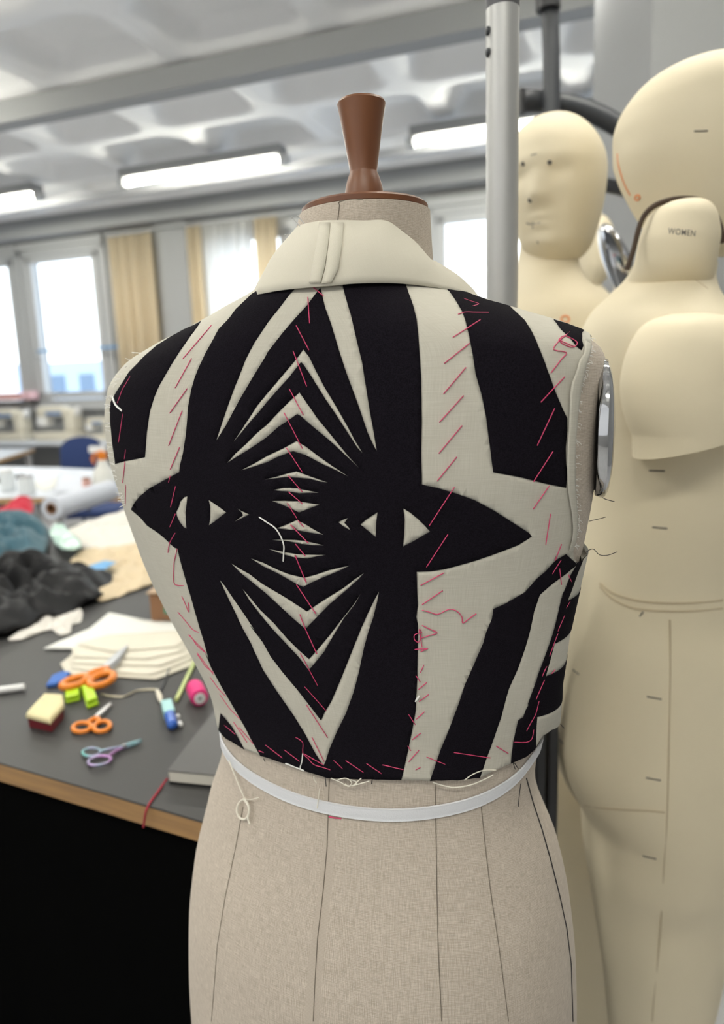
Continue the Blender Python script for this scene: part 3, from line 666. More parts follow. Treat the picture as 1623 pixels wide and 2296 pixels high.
ST = [('A',(1030,525),(770,830)),('A',(850,825),(700,1095)),('A',(810,1100),(650,1325)),('A',(765,1300),(640,1620)),('A',(740,1635),(655,1835)),('A',(295,985),(220,1110),(172,1240)),('A',(225,1325),(185,1595)),('A',(252,1645),(238,1755)),('A',(245,1760),(222,1960)),
 ('D',(655,190),(640,255)),('D',(705,280),(658,480)),('D',(705,530),(650,660)),('D',(708,700),(650,800),(635,890)),('D',(250,270),(248,460)),('D',(718,850),(690,980),(685,1120),(700,1180),(780,1190)),('D',(760,1285),(825,1430),(820,1340)),('D',(725,1430),(860,1590),(915,1615)),('D',(820,1635),(980,1800)),('D',(900,1800),(1050,2000)),
 ('G',(80,75),(140,160),(200,210)),('G',(135,215),(200,310),(262,355)),('G',(230,385),(300,480),(345,525)),('G',(300,510),(370,610),(448,690)),('G',(330,730),(420,805)),('G',(400,710),(500,860)),('G',(440,750),(545,870)),('G',(582,918),(625,935)),('G',(630,875),(760,975)),('G',(765,910),(885,1000)),('G',(850,820),(905,860),(905,935),(985,1020),(1110,1060)),('G',(910,940),(1060,1025)),('G',(1125,985),(1200,1055)),('G',(1215,990),(1350,1080)),('G',(1365,1010),(1480,1088)),('G',(1480,1020),(1623,1055)),('G',(970,820),(1060,1000)),('G',(930,585),(1085,825)),('G',(915,450),(1075,630)),('G',(885,210),(1015,450)),
 ('H',(20,1022),(180,1058)),('H',(290,915),(215,1000)),('H',(205,880),(230,920)),('H',(305,790),(240,840)),('H',(330,635),(270,690)),('H',(210,648),(262,730)),('H',(360,510),(290,562)),('H',(347,422),(285,475)),('H',(325,295),(300,350)),('H',(265,370),(300,420)),('H',(355,175),(300,200)),('H',(345,965),(485,1020)),('H',(540,932),(810,972)),('H',(850,885),(940,940)),('H',(975,855),(1070,858),(1112,830),(1125,760)),('H',(1165,550),(1140,650),(1070,780)),('H',(1205,400),(1140,550)),('H',(1280,330),(1255,360)),('H',(265,1060),(300,1040)),
 ('F',(385,235),(200,520)),('F',(340,575),(180,820)),('F',(1075,225),(958,395)),('F',(1085,430),(1050,655)),('F',(1165,650),(1118,770)),('F',(1165,760),(1095,870)),('F',(1150,820),(1165,945)),('F',(1215,870),(1240,930)),('F',(310,858),(140,950)),('F',(300,988),(150,1090)),('F',(150,1130),(265,1160),(340,1125),(400,1135),(440,1180),(445,1225),(545,1155)),('F',(150,1240),(260,1295),(140,1335)),('F',(150,1290),(95,1310),(98,1350),(130,1360),(145,1290),(128,1270),(150,1400)),('F',(185,1412),(90,1415)),('F',(1230,1060),(1195,1120)),('F',(1190,1160),(1135,1290)),('F',(1140,1295),(1075,1470)),('F',(1060,1530),(1020,1620)),
 ('C',(220,265),(360,315),(300,335)),('C',(180,405),(240,385),(455,388)),('C',(380,448),(135,605)),('C',(280,655),(62,830)),('C',(248,865),(55,1095)),('C',(228,1110),(20,1340)),('C',(215,1370),(15,1610)),('C',(170,1640),(0,1850)),('C',(1105,945),(895,1170)),('C',(1020,1215),(865,1545)),('C',(1005,1590),(835,1855)),('C',(1160,545),(1050,640),(1010,710),(1120,735),(985,915)),('C',(1050,630),(1100,590),(1200,635),(1210,665),(1170,690),(1090,660),(1060,630),(1180,680)),
 ('B',(405,170),(510,260)),('B',(365,270),(382,512)),('B',(258,525),(378,755)),('B',(230,755),(357,1085)),('B',(195,1100),(325,1345)),('B',(148,1320),(315,1645)),('B',(170,1640),(318,1865)),
 ('E',(350,190),(480,340)),('E',(350,335),(480,445)),('E',(340,440),(430,580)),('E',(430,585),(490,655)),('E',(370,635),(535,805)),('E',(415,810),(505,920)),('E',(410,910),(515,1165)),('E',(425,1180),(600,1445)),('E',(455,1450),(500,1570),(610,1810))]
for i, s in enumerate(ST[:100]): gthread(X(*s), 'basting_stitch')
if len(ST) > 100:
    q = MB()
    for s in ST[100:]:
        w = smoothpts([on_garm(*p) for p in X(*s)], 3); q.tube(w, .00042, 5)
    q.build('basting_stitches', M['pink'], bod)['kind'] = 'stuff'
for s, r in ((('E',(85,565),(150,610),(230,665),(285,750),(310,830),(305,970)), .0006), (('A',(135,1180),(160,1250),(220,1305)), .0010), (('G',(905,935),(898,1000),(885,1050),(850,1065),(800,1040),(760,1015),(790,1015),(800,1035)), .0005), (('H',(265,560),(290,520),(275,545)), .0008)):
    gthread(X(*s), 'white_thread_end', r, 'white_thread', off=.0014)
# curling white threads below the hem and along it, lying on the form
def hthread(pts, r, m='cream_thread', name='loose_hem_thread'):
    w = [hit(SHELL, *p, off=.0015) for p in pts]; q = MB(); q.tube(smoothpts(w, 4), r, 5); q.build(name, M[m], bod)
for s in [('G',(1110,1120),(1180,1150),(1230,1175),(1300,1165),(1390,1140)), ('G',(1160,1130),(1220,1120),(1260,1150),(1240,1180),(1210,1160)), ('G',(1250,1130),(1300,1150),(1270,1175),(1330,1120)), ('G',(985,1105),(990,1130),(1005,1155)), ('H',(390,1150),(520,1185),(640,1175),(740,1140),(830,1095)), ('H',(620,1135),(680,1092),(760,1062),(850,1060))]:
    hthread(X(*s), .0005)
for s in [('G',(1070,1120),(1075,1180)), ('H',(975,1010),(990,1055)), ('H',(985,1010),(1012,1050)), ('H',(1030,1160),(1020,1240),(1012,1325)), ('G',(620,975),(630,1000)), ('G',(1410,1130),(1405,1160))]:
    hthread(X(*s), .00035, 'black_thread')
# frayed ends standing free past the right edge
def free(pts, r, m, Y0, name='frayed_thread', par=bod):
    w = [on_y(x, y, Y0) for x, y in pts]; q = MB(); q.tube(smoothpts(w, 4), r, 5); q.build(name, M[m], par)
Yr = .50
free(X('F',(1385,235),(1440,290),(1480,320),(1550,340)), .0003, 'black_thread', Yr+.05)
free(X('F',(1365,482),(1440,465),(1485,452)), .0003, 'black_thread', Yr+.08)
free(X('F',(1335,715),(1370,690),(1400,687),(1440,727),(1500,730),(1570,705)), .0003, 'black_thread', Yr+.04)
free(X('H',(1300,705),(1345,755)), .0003, 'black_thread', Yr+.08)
# frayed fringe round the right armhole and at the left edge
random.seed(3)
q = MB(); hw2 = []
for (x, y) in X('C',(1335,610),(1335,660),(1330,700),(1325,740),(1300,820),(1290,850),(1285,900),(1270,960),(1255,1010),(1250,1060),(1235,1160),(1228,1240),(1215,1350),(1208,1500),(1200,1620),(1200,1720),(1200,1830),(1205,1900),'F',(1270,250),(1275,300),(1275,340),(1280,380),(1282,420),(1285,460),(1285,500),(1282,550),(1275,590),(1268,630),(1258,670)):
    for k in range(3):
        a = random.uniform(0, 6) ; L = random.choice([6, 8, 10, 14]); p0 = (x-3+random.uniform(-2, 2), y+random.uniform(-5, 5)); an = random.uniform(-.7, .9)
        p1 = (p0[0]+L*.6*math.cos(an), p0[1]+L*.6*math.sin(an)+1); p2 = (p0[0]+L*math.cos(an+.4), p0[1]+L*math.sin(an+.4))
        w = [hit(SHELL, *p, off=.0015) for p in (p0, p1, p2)]
        if None not in w: q.tube(smoothpts(w, 2), .00022, 4)
fr_ = q.build('armhole_fringe', M['white_thread'], bod); fr_['kind'] = 'stuff'
q = MB(); random.seed(5)
for k in range(46):
    y = random.uniform(790, 1130); xl = np.interp(y, [790, 830, 870, 900, 960, 1020, 1080, 1130], [305, 278, 252, 245, 244, 252, 262, 278]); p = hit(SHELL, xl+4, y); d = CAM+(ray(xl-random.uniform(2, 12), y+random.uniform(-6, 8)))*((p-CAM).dot(FWD)); m_ = (p+d)/2+Vector((0, 0, random.uniform(-.001, .001)))
    q.tube([p, m_, d], .00022, 4)
q.build('armhole_fringe', M['white_thread'], bod)['kind'] = 'stuff'
# turned seam allowance down the right armhole edge: raised band
def ribbon(left, right, name, m, off0, off1=None, par=bod, uvs=8):
    q = MB(); v = []; n = len(left)
    for a, b in zip(left, right):
        for k in range(5):
            t = k/4; x = a[0]+(b[0]-a[0])*t; y = a[1]+(b[1]-a[1])*t; v.append(hit(SHELL, x, y, off=off0+.0005*math.sin(math.pi*t)))
    q.add(v, [(i*5+j, (i+1)*5+j, (i+1)*5+j+1, i*5+j+1) for i in range(n-1) for j in range(4)])
    uv = [(i*.006, (k)*.003) for i in range(n) for k in range(5)]
    o = q.build(name, m, par, uv=uv, fixn=True); sd = o.modifiers.new('t', 'SOLIDIFY'); sd.thickness = .0006; return o
L_ = X('C',(1280,600),(1285,660),(1275,740),(1235,800),(1210,900),(1170,1000),(1155,1100),(1150,1250),(1145,1400),(1132,1550),(1128,1700),(1132,1850),'F',(1215,260),(1228,350),(1245,440),(1252,540),(1245,620),(1222,700))
R_ = X('C',(1345,600),(1340,670),(1330,740),(1300,830),(1285,900),(1262,1000),(1245,1100),(1228,1230),(1212,1400),(1203,1550),(1200,1700),(1202,1850),'F',(1272,260),(1277,350),(1283,440),(1283,540),(1275,620),(1250,700))
ribbon(L_, R_, 'armhole_allowance', M['white_linen'], .0044)
# ---- the white collar, folded flat round the neck
topc = [(668,560),(645,540),(642,519),(670,508),(715,498),(765,496),(815,497),(865,497),(900,520),(935,548),(963,583),(980,610),(988,640)]
botc = [(566,690),(572,668),(580,661),(620,653),(660,648),(705,644),(745,641),(800,636),(870,635),(930,639),(980,646),(1008,650),(1012,660)]
tt, bb = [], []
for a in topc[2:-2]:
    h = hit(BODY, a[0], a[1], 815); tt.append(h-ray(*a).normalized()*.004)
for a in botc[2:-2]:
    h = hit(SHELL, a[0], a[1], 800); bb.append(h-ray(*a).normalized()*.0055)
tt = [p for p in tt]; 
# carry on round the front: a ring about the neck axis
nc = Vector((CX, CY, 0))
def arc_on(p0, p1, za, zb_, ra, rb_, n=10):
    a0 = math.atan2(p0.y-CY, p0.x-CX); a1 = math.atan2(p1.y-CY, p1.x-CX)
    return a0, a1
def close_front(pts, rfront, zf, n=9):
    a0 = math.atan2(pts[-1].y-CY, pts[-1].x-CX); a1 = math.atan2(pts[0].y-CY, pts[0].x-CX)
    r0 = math.hypot(pts[-1].x-CX, pts[-1].y-CY); r1 = math.hypot(pts[0].x-CX, pts[0].y-CY)
    while a1 < a0: a1 += 2*math.pi
    out = []
    for k in range(1, n+1):
        t = k/(n+1); a = a0+(a1-a0)*t; s_ = math.sin(math.pi*t); r = (r0*(1-t)+r1*t)*(1-s_)+rfront*s_; z = (pts[-1].z*(1-t)+pts[0].z*t)*(1-s_)+zf*s_
        out.append(Vector((CX+r*math.cos(a), CY+r*math.sin(a), z)))
    return out
T2 = smoothpts(tt, 4)+close_front(tt, .062, 1.478, 20); B2 = smoothpts(bb, 4)+close_front(bb, .098, 1.442, 20)
nn_ = min(len(T2), len(B2)); rings = []; uv = []
for k in range(9):
    t = k/8; ring = []
    for i in range(nn_):
        a, b = T2[i], B2[i]; p = a.lerp(b, t); o_v = Vector((p.x-CX, p.y-CY, 0)).normalized(); ring.append(p+o_v*(.006*math.sin(math.pi*t)*1.0+.0)); uv.append((i*.006, t*.07))
    rings.append(ring)
# inner side of the fold, going down against the neck
inner = []
for i in range(nn_):
    a = T2[i]; o_v = Vector((a.x-CX, a.y-CY, 0)).normalized(); inner.append(a-o_v*.0022+Vector((0, 0, -.003)))
coll = thing('collar_piece', (CX, CY, 1.45), 'plain white folded collar round the neck above the striped bodice', 'collar')
q = MB(); q.loft([inner]+rings, cap=False); uv = [(i*.006, -.003) for i in range(nn_)]+uv
o = q.build('collar_fold', M['interfacing'], coll, uv=uv, angle=80); sd = o.modifiers.new('t', 'SOLIDIFY'); sd.thickness = .0008; sd.offset = 1
CB = BVHTree.FromPolygons([Vector(p)for r in rings for p in r], [(i*nn_+j, i*nn_+(j+1) % nn_, (i+1)*nn_+(j+1) % nn_, (i+1)*nn_+j) for i in range(8) for j in range(nn_)])
def cstrip(l, r_, name, m):
    q = MB(); v = []; n = 14
    for i in range(n+1):
        t = i/n
        for k in range(3):
            def at(P): f = t*(len(P)-1); j = min(int(f), len(P)-2); f -= j; return (P[j][0]+(P[j+1][0]-P[j][0])*f, P[j][1]+(P[j+1][1]-P[j][1])*f)
            a, b = at(l), at(r_); x = a[0]+(b[0]-a[0])*k/2; y = a[1]+(b[1]-a[1])*k/2
            h = CB.ray_cast(CAM, ray(x, y).normalized())[0]
            if h is None: h = hit(CB, x, y+3)
            v.append(h-ray(x, y).normalized()*.0022)
    q.add(v, [(i*3+j, (i+1)*3+j, (i+1)*3+j+1, i*3+j+1) for i in range(n) for j in range(2)])
    o = q.build(name, m, coll, uv=[(i*.005, k*.003) for i in range(n+1) for k in range(3)]); sd = o.modifiers.new('t', 'SOLIDIFY'); sd.thickness = .0012; sd.offset = 0
cstrip([(716,500),(710,545),(700,600),(693,634)], [(740,500),(736,545),(728,600),(719,634)], 'seam_allowance', M['interfacing'])
cstrip([(742,500),(738,545),(730,600),(721,636)], [(770,500),(766,550),(758,605),(743,633)], 'seam_allowance', M['interfacing'])
for o in (form, tape, bod, coll): done(o)

# ================================================================== the standing cream mannequins
def loft_px(q, rows, Y, dep, n=40, m=0, cap=True, ex=2.1):
    """rows: photo row, left x, right x (of the outline at distance Y), half depth, extra depth shift"""
    rings = []
    for row in rows:
        y, xl, xr = row[:3]; d = row[3] if len(row) > 3 else dep; sh = row[4] if len(row) > 4 else 0
        a = on_y(xl, y, Y+sh); b = on_y(xr, y, Y+sh); c = (a+b)/2; hw = (b.x-a.x)/2; e = 2/ex; ring = []
        for k in range(n):
            t = 2*math.pi*k/n; ct, st = math.cos(t), math.sin(t)
            ring.append(Vector((c.x+hw*math.copysign(abs(ct)**e, ct), Y+sh+d*math.copysign(abs(st)**e, st), c.z)))
        rings.append(ring)
    q.loft(rings, cap=cap, m=m); return rings
def interp_rows(rows, step=18):
    A = np.array([list(r)+[0]*(5-len(r)) for r in rows], float); ys = np.arange(A[0, 0], A[-1, 0], step).tolist()+[A[-1, 0]]
    return [[y]+[float(pchip(A[:, 0], A[:, k], y)) for k in (1, 2, 3, 4)] for y in ys]
YW = .93
wom = thing('mannequin', (on_y(1490, 1340, YW).x, YW, .0), 'large pale cream full-height mannequin on the right with WOMEN printed on its neck', 'mannequin')
rows = [(600,1424,1594,.058),(628,1402,1590,.062),(655,1372,1592,.075),(690,1340,1603,.10),(725,1322,1622,.125),(765,1312,1655,.135),(820,1306,1690,.135),(900,1308,1716,.13),(1000,1318,1730,.125),(1100,1324,1705,.118),(1200,1316,1676,.11),(1280,1303,1658,.105),(1345,1288,1656,.105),(1420,1270,1670,.115),(1500,1256,1682,.122),(1600,1242,1692,.130),(1650,1238,1693,.133),(1700,1247,1692,.134),(1750,1269,1688,.133),(1785,1292,1683,.131),(1803,1304,1680,.130),(1818,1310,1680,.128),(1845,1312,1674,.124),(1900,1316,1664,.116),(2000,1330,1645,.092),(2100,1345,1620,.085),(2200,1360,1600,.078),(2296,1368,1580,.07),(2450,1380,1560,.06),(2900,1400,1535,.05)]
q = MB(); WR = loft_px(q, interp_rows(rows, 12), YW, .1, 56); q.build('body', M['cream'], wom, angle=70)
WB = BVHTree.FromPolygons([p for r in WR for p in r], [(i*56+j, i*56+(j+1) % 56, (i+1)*56+(j+1) % 56, (i+1)*56+j) for i in range(len(WR)-1) for j in range(56)])
# neck: an upright tongue with a round top
rows = [(449,1520,1552,.012),(453,1500,1568,.022),(461,1481,1582,.032),(475,1464,1592,.040),(495,1452,1599,.045),(530,1440,1604,.048),(580,1430,1596,.052),(620,1416,1588,.056),(660,1408,1582,.05)]
q = MB(); rows = [(a, b, c, d, 0 if a < 560 else .035*(a-560)/100) for a, b, c, d in rows]; NR = loft_px(q, interp_rows(rows, 5), YW-.045, .05, 40); q.build('neck', M['cream'], wom, angle=70)
NB = BVHTree.FromPolygons([p for r in NR for p in r], [(i*40+j, i*40+(j+1) % 40, (i+1)*40+(j+1) % 40, (i+1)*40+j) for i in range(len(NR)-1) for j in range(40)])
q = MB(); gpts = [(1405,605),(1420,560),(1431,515),(1442,487),(1458,468),(1480,455),(1510,447),(1540,445),(1568,449),(1590,463),(1606,485),(1616,512),(1621,545)]
q.tube(smoothpts([on_y(x, y, YW-.048) for x, y in gpts], 3), .0032, 8); q.build('neck_gap', mat('brown_gap', (.06, .035, .02), .7), wom)
# head
q = MB(); hc = on_y(1588, 345, YW+.02); rows = [(141,1570,1622,.02),(146,1530,1650,.045),(158,1492,1682,.062),(180,1452,1716,.078),(215,1418,1748,.09),(255,1394,1768,.096),(300,1383,1780,.098),(345,1383,1784,.096),(390,1393,1784,.09),(430,1410,1778,.082),(470,1430,1765,.074),(510,1455,1745,.064),(545,1490,1715,.05),(570,1530,1680,.03)]
HR = loft_px(q, interp_rows(rows, 8), YW+.065, .1, 56); q.build('head', M['cream'], wom, angle=80)
HB = BVHTree.FromPolygons([p for r in HR for p in r], [(i*56+j, i*56+(j+1) % 56, (i+1)*56+(j+1) % 56, (i+1)*56+j) for i in range(len(HR)-1) for j in range(56)])
# shoulder cap cut off flat
q = MB(); rows = [(703,1505,1585,.010),(706,1485,1605,.02),(713,1465,1625,.030),(725,1446,1642,.040),(745,1430,1658,.048),(775,1415,1672,.055),(815,1403,1683,.06),(860,1397,1688,.062),(900,1400,1690,.062),(940,1410,1688,.060),(975,1424,1684,.057)]
rr = loft_px(MB(), interp_rows(rows, 8), YW-.115, .06, 48)
last = rr[-1]; cxx = sum(p.x for p in last)/48; hw = max(p.x for p in last)-cxx
rr.append([Vector((cxx+(p.x-cxx)*.985, YW-.115+(p.y-YW+.115)*.97, p.z-.004-.016*((cxx-p.x)/hw+.3))) for p in last])
q.loft(rr); o = q.build('shoulder_cap', M['cream'], wom, angle=50)
def on_surf(b, pts, name, r, m, par, off=.0004, k=3):
    w = [hit(b, x, y, 1520, off) for x, y in pts]; w = [p for p in w if p is not None]; q = MB(); q.tube(smoothpts(w, k), r, 6); return q.build(name, M[m], par)
# waist joint, seams, and a drawn shade line at the hip
for dy in (0, 18):
    on_surf(WB, [(1345,1308+dy*.4),(1370,1328+dy*.7),(1410,1343+dy),(1450,1350+dy),(1500,1353+dy),(1560,1352+dy),(1620,1346+dy)], 'waist_joint', .0012, 'cream_line', wom)
on_surf(WB, [(1502,1390),(1503,1480),(1502,1560),(1500,1650),(1498,1750),(1495,1850),(1488,1950),(1483,2050),(1475,2150),(1465,2250),(1462,2290)], 'side_seam', .0008, 'cream_line', wom)
on_surf(WB, [(1405,608),(1440,598),(1480,600),(1520,610),(1560,628),(1588,648)], 'neck_seam', .0004, 'cream_line', wom)
on_surf(WB, [(1311,1806),(1350,1812),(1400,1816),(1450,1818),(1490,1822)], 'hip_crease_shade', .0010, 'cream_line', wom)  # darker line laid on the body for the shade in the fold
for a, b_ in (((1455,1055),(1490,1056)),((1463,1182),(1496,1185)),((1450,1562),(1483,1568)),((1448,1744),(1481,1750)),((1441,1919),(1471,1926)),((1285,1502),(1298,1512)),((1434,1382),(1442,1372)),((1255,1658),(1262,1668))):
    on_surf(WB, [a, b_], 'pin_mark', .0009, 'dark_line', wom)
on_surf(HB, [(1556,294),(1570,294),(1587,293)], 'head_mark', .0008, 'dark_line', wom)
on_surf(HB, [(1384,345),(1387,372),(1395,400),(1404,422),(1413,438)], 'orange_print', .0010, 'orange_ink', wom)
on_surf(HB, [(1424,440),(1431,437),(1434,443),(1429,449),(1423,446),(1425,440)], 'round_stamp', .0010, 'orange_ink', wom)
q = MB(); w = [on_y(x, y, YW-.178) for x, y in ((1425,780),(1438,778))]
# printed word, laid on the curve of the neck
tcu = bpy.data.curves.new('printed_word', 'FONT'); tcu.body = 'WOMEN'; tcu.size = 1; tcu.offset = .004; tcu.space_character = 1.12
to = bpy.data.objects.new('printed_word', tcu); COL.objects.link(to); bpy.context.view_layer.update()
tm = bpy.data.meshes.new_from_object(to.evaluated_get(bpy.context.evaluated_depsgraph_get())); bpy.data.objects.remove(to)
xs = [v.co.x for v in tm.vertices]; x0, x1 = min(xs), max(xs); q = MB(); vs = []
for v in tm.vertices:
    t = (v.co.x-x0)/(x1-x0); x = 1497+61*t+v.co.y*2; y = 524+6*t-v.co.y*19+3*math.sin(math.pi*t)*0
    vs.append(hit(NB, x, y, 1520, .0004))
q.add(vs, [tuple(p.vertices) for p in tm.polygons]); q.build('printed_word', M['dark_line'], wom, smooth=False)

# ---- the mannequin with a face, behind the aluminium pole
YF = 1.22
fac = thing('mannequin', (on_y(1262, 900, YF).x, YF, 0), 'cream mannequin with a small face and pin eyes standing behind the aluminium pole', 'mannequin')
q = MB(); rings = []; n = 64; ztp = on_y(1250, 257, YF).z; zbt = on_y(1225, 600, YF).z; Hh = ztp-zbt; cxf = on_y(1247, 420, YF).x; fdir = math.radians(-122)   # facing the camera, turned to the left
for i in range(61):
    u = i/60; zz = ztp-Hh*u*.995
    wv = math.sqrt(max(1-(1-u/.36)**2, 0)) if u < .36 else 1-.46*((u-.36)/.64)**1.75
    if u > .84: wv *= math.sqrt(max(1-((u-.84)/.16)**2*.92, 0))
    cx_sh = 0; ring = []
    for k in range(n):
        a = 2*math.pi*k/n; da = (a-fdir+math.pi) % (2*math.pi)-math.pi
        rad_f = .098; rad_s = .076
        r = wv*math.hypot(rad_s*math.sin(da), rad_f*math.cos(da))
        fz = lambda c, s_: math.exp(-((u-c)/s_)**2); fa = lambda c, s_: math.exp(-((da-c)/s_)**2)
        if abs(da) < 1.6:
            r += .017*fz(.60, .055)*fa(0, .16)+.010*fz(.52, .07)*fa(0, .13)          # nose
            r += .004*fz(.37, .05)*fa(0, .6)                                        # brow
            r -= .007*fz(.46, .05)*(fa(.36, .17)+fa(-.36, .17))                     # eye hollows
            r += .0045*fz(.72, .018)*fa(0, .2)+.005*fz(.765, .018)*fa(0, .18)         # lips
            r -= .003*fz(.743, .010)*fa(0, .22)
            r += .006*fz(.88, .05)*fa(0, .3)
        ring.append(Vector((cxf+r*math.cos(a)+.006*(u-.5), YF+r*math.sin(a), zz)))
    rings.append(ring)
q.loft(rings); q.build('head', M['cream'], fac, angle=80)
FB = BVHTree.FromPolygons([p for r in rings for p in r], [(i*n+j, i*n+(j+1) % n, (i+1)*n+(j+1) % n, (i+1)*n+j) for i in range(60) for j in range(n)])
for a in ((1232,364), (1173,367), (1188,449)):
    p = hit(FB, *a, 1250, .0); q = MB(); q.ellipsoid(p, (.0035, .002, .0035), 12, 8); q.build('pin_dot', M['dark_line'], fac)
def fline(pts, r=.0009, m='dark_line', nm='face_mark'):
    w = [hit(FB, x, y, 1250, .0005) for x, y in pts]; q = MB(); q.tube(smoothpts(w, 3), r, 6); q.build(nm, M[m], fac)
fline([(1180,501),(1195,503),(1211,499)], .0008); fline([(1195,498),(1194,512)], .0008); fline([(1190,348),(1203,345)], .0006); fline([(1204,541),(1207,546)], .0007)
rows = [(545,1168,1288,.045,.02),(600,1160,1296,.050,.015),(640,1155,1318,.062),(662,1142,1350,.075),(690,1110,1385,.09),(730,1075,1415,.10),(800,1052,1436,.105),(1000,1062,1430,.115),(1150,1078,1412,.11),(1330,1096,1392,.10),(1500,1078,1404,.115),(1700,1070,1412,.125),(1850,1080,1405,.115),(2000,1095,1390,.10),(2300,1120,1372,.085),(2900,1150,1340,.06)]
q = MB(); FR = loft_px(q, interp_rows(rows, 16), YF+.0, .1, 48); q.build('body', M['cream'], fac, angle=70)
FBB = BVHTree.FromPolygons([p for r in FR for p in r], [(i*48+j, i*48+(j+1) % 48, (i+1)*48+(j+1) % 48, (i+1)*48+j) for i in range(len(FR)-1) for j in range(48)])
w = [hit(FBB, 1267+9*math.cos(t), 716+8*math.sin(t), 1260, .0005) for t in np.linspace(0, 2*math.pi, 13)]; q = MB(); q.tube(w, .0014, 6); q.build('round_stamp', M['orange_ink'], fac)
# ---- small far mannequin
YS = 2.15
far = thing('mannequin', (on_y(1325, 900, YS).x, YS, 0), 'farthest cream mannequin, its bald head seen between the two nearer heads', 'mannequin')
q = MB(); rows = [(480,1318,1335,.02),(486,1306,1347,.045),(498,1299,1358,.07),(520,1294,1367,.085),(560,1291,1371,.09),(600,1292,1366,.085),(630,1297,1352,.07),(645,1303,1338,.055)]
loft_px(q, interp_rows(rows, 6), YS, .08, 32); q.build('head', M['cream'], far, angle=80)
q = MB(); rows = [(620,1298,1340,.05),(650,1298,1345,.055),(668,1285,1372,.08),(690,1265,1395,.10),(760,1255,1410,.11),(1000,1262,1400,.12),(1500,1262,1400,.12),(1800,1275,1385,.08)]
loft_px(q, interp_rows(rows, 20), YS, .08, 32); q.build('body', M['cream'], far, angle=70)
for o in (wom, fac, far): done(o)

# ---- aluminium pole of the rail, black stand behind it
YP = .80
pole = thing('rail_pole', (on_y(1127, 700, YP).x, YP, 0), 'vertical brushed aluminium pole with a dark top sleeve left of the mannequins', 'pole')
pr = 36/F*(Vector((on_y(1127, 300, YP)))-CAM).dot(FWD); X0 = on_y(1126, 300, YP).x; zs_ = on_y(1126, 22, YP).z
q = MB(); q.lathe([(pr, .02), (pr, zs_)], (X0, YP, 0), 48); q.build('pole', M['steel'], pole)
q = MB(); q.lathe([(pr*1.0, zs_), (pr*1.03, zs_+.001), (pr*1.03, zs_+.25), (pr*.9, zs_+.26)], (X0, YP, 0), 48); q.build('sleeve', mat('sleeve_grey', (.13, .13, .14), .5), pole)
q = MB(); q.lathe([(pr*3, 0), (pr*3, .012), (pr*1.2, .02)], (X0, YP, 0), 32); q.build('foot', M['dgrey'], pole)
for y in (76, 124):
    z = on_y(1090, y, YP).z; q = MB(); q.lathe([(.0042, -.002), (.0042, .0012), (.003, .002)], (X0-pr+.0005, YP-.006, z), 12, axis=(-1, 0, 0)); q.build('bolt', M['dgrey'], pole)
done(pole)
YB = 1.78
st = thing('tubular_stand', (on_y(1240, 600, YB).x, YB, 0), 'black tubular stand with an upright and two curved arms behind the mannequin heads', 'stand')
k_ = lambda px, Y: px/F*Y
q = MB(); xp = on_y(1241, 200, YB).x; q.tube([(xp-.004, YB, 0.03), (xp-.004, YB, on_y(1241, 240, YB).z), (xp-.006, YB, on_y(1237, 120, YB).z), (xp-.012, YB, on_y(1232, 0, YB).z), (xp-.02, YB, on_y(1228, -120, YB).z)], k_(17.5, YB), 20); q.build('upright', M['dgrey'], st)
q = MB(); a = on_y(1229, 22, YB-.01); q.tube([a, on_y(1226, -100, YB-.01)], k_(24, YB), 20); q.build('collar', M['black_plastic'], st)
def arm(pts, w, nm, th=.35):
    P = smoothpts([on_y(x, y, YB+dy) for x, y, dy in pts], 4); q = MB(); q.tube(P, w/2*YB/F, 14); q.build(nm, M['dgrey'], st)
arm([(1163,226,.05),(1230,228,.05),(1290,240,.05),(1340,258,.05),(1400,292,.05),(1470,345,.05),(1530,420,.05)], 44, 'curved_arm')
arm([(1290,395,.1),(1345,412,.1),(1400,425,.1),(1450,445,.1),(1500,480,.1)], 30, 'curved_arm')
q = MB(); q.tube([on_y(1170, 200, YB), on_y(1170, 255, YB)], .008, 10); q.build('clamp', M['black_plastic'], st)
q = MB(); q.lathe([(.16, 0), (.16, .02), (.04, .04)], (xp, YB, 0), 32); q.build('foot', M['dgrey'], st)
done(st)
# narrow black post seen between the form and the large mannequin's hip
YQ = .90
post = thing('narrow_black_post', (on_y(1222, 1700, YQ).x, YQ, 0), 'slim black upright with a slot, between the linen form waist and the cream hip', 'post')
xq = on_y(1213, 1700, YQ).x
for x_ in (1210, 1237):
    xq = on_y(x_, 1700, YQ).x; q = MB(); q.box((xq-.0075, YQ-.012, .0), (xq+.0065, YQ+.012, 1.16)); q.build('rail', M['black_plastic'], post, bevel=.003)
q = MB(); q.box((on_y(1210, 1640, YQ).x, YQ-.008, .96), (on_y(1237, 1640, YQ).x, YQ+.008, 1.13)); q.build('bracket', M['black_plastic'], post, bevel=.003)
done(post)
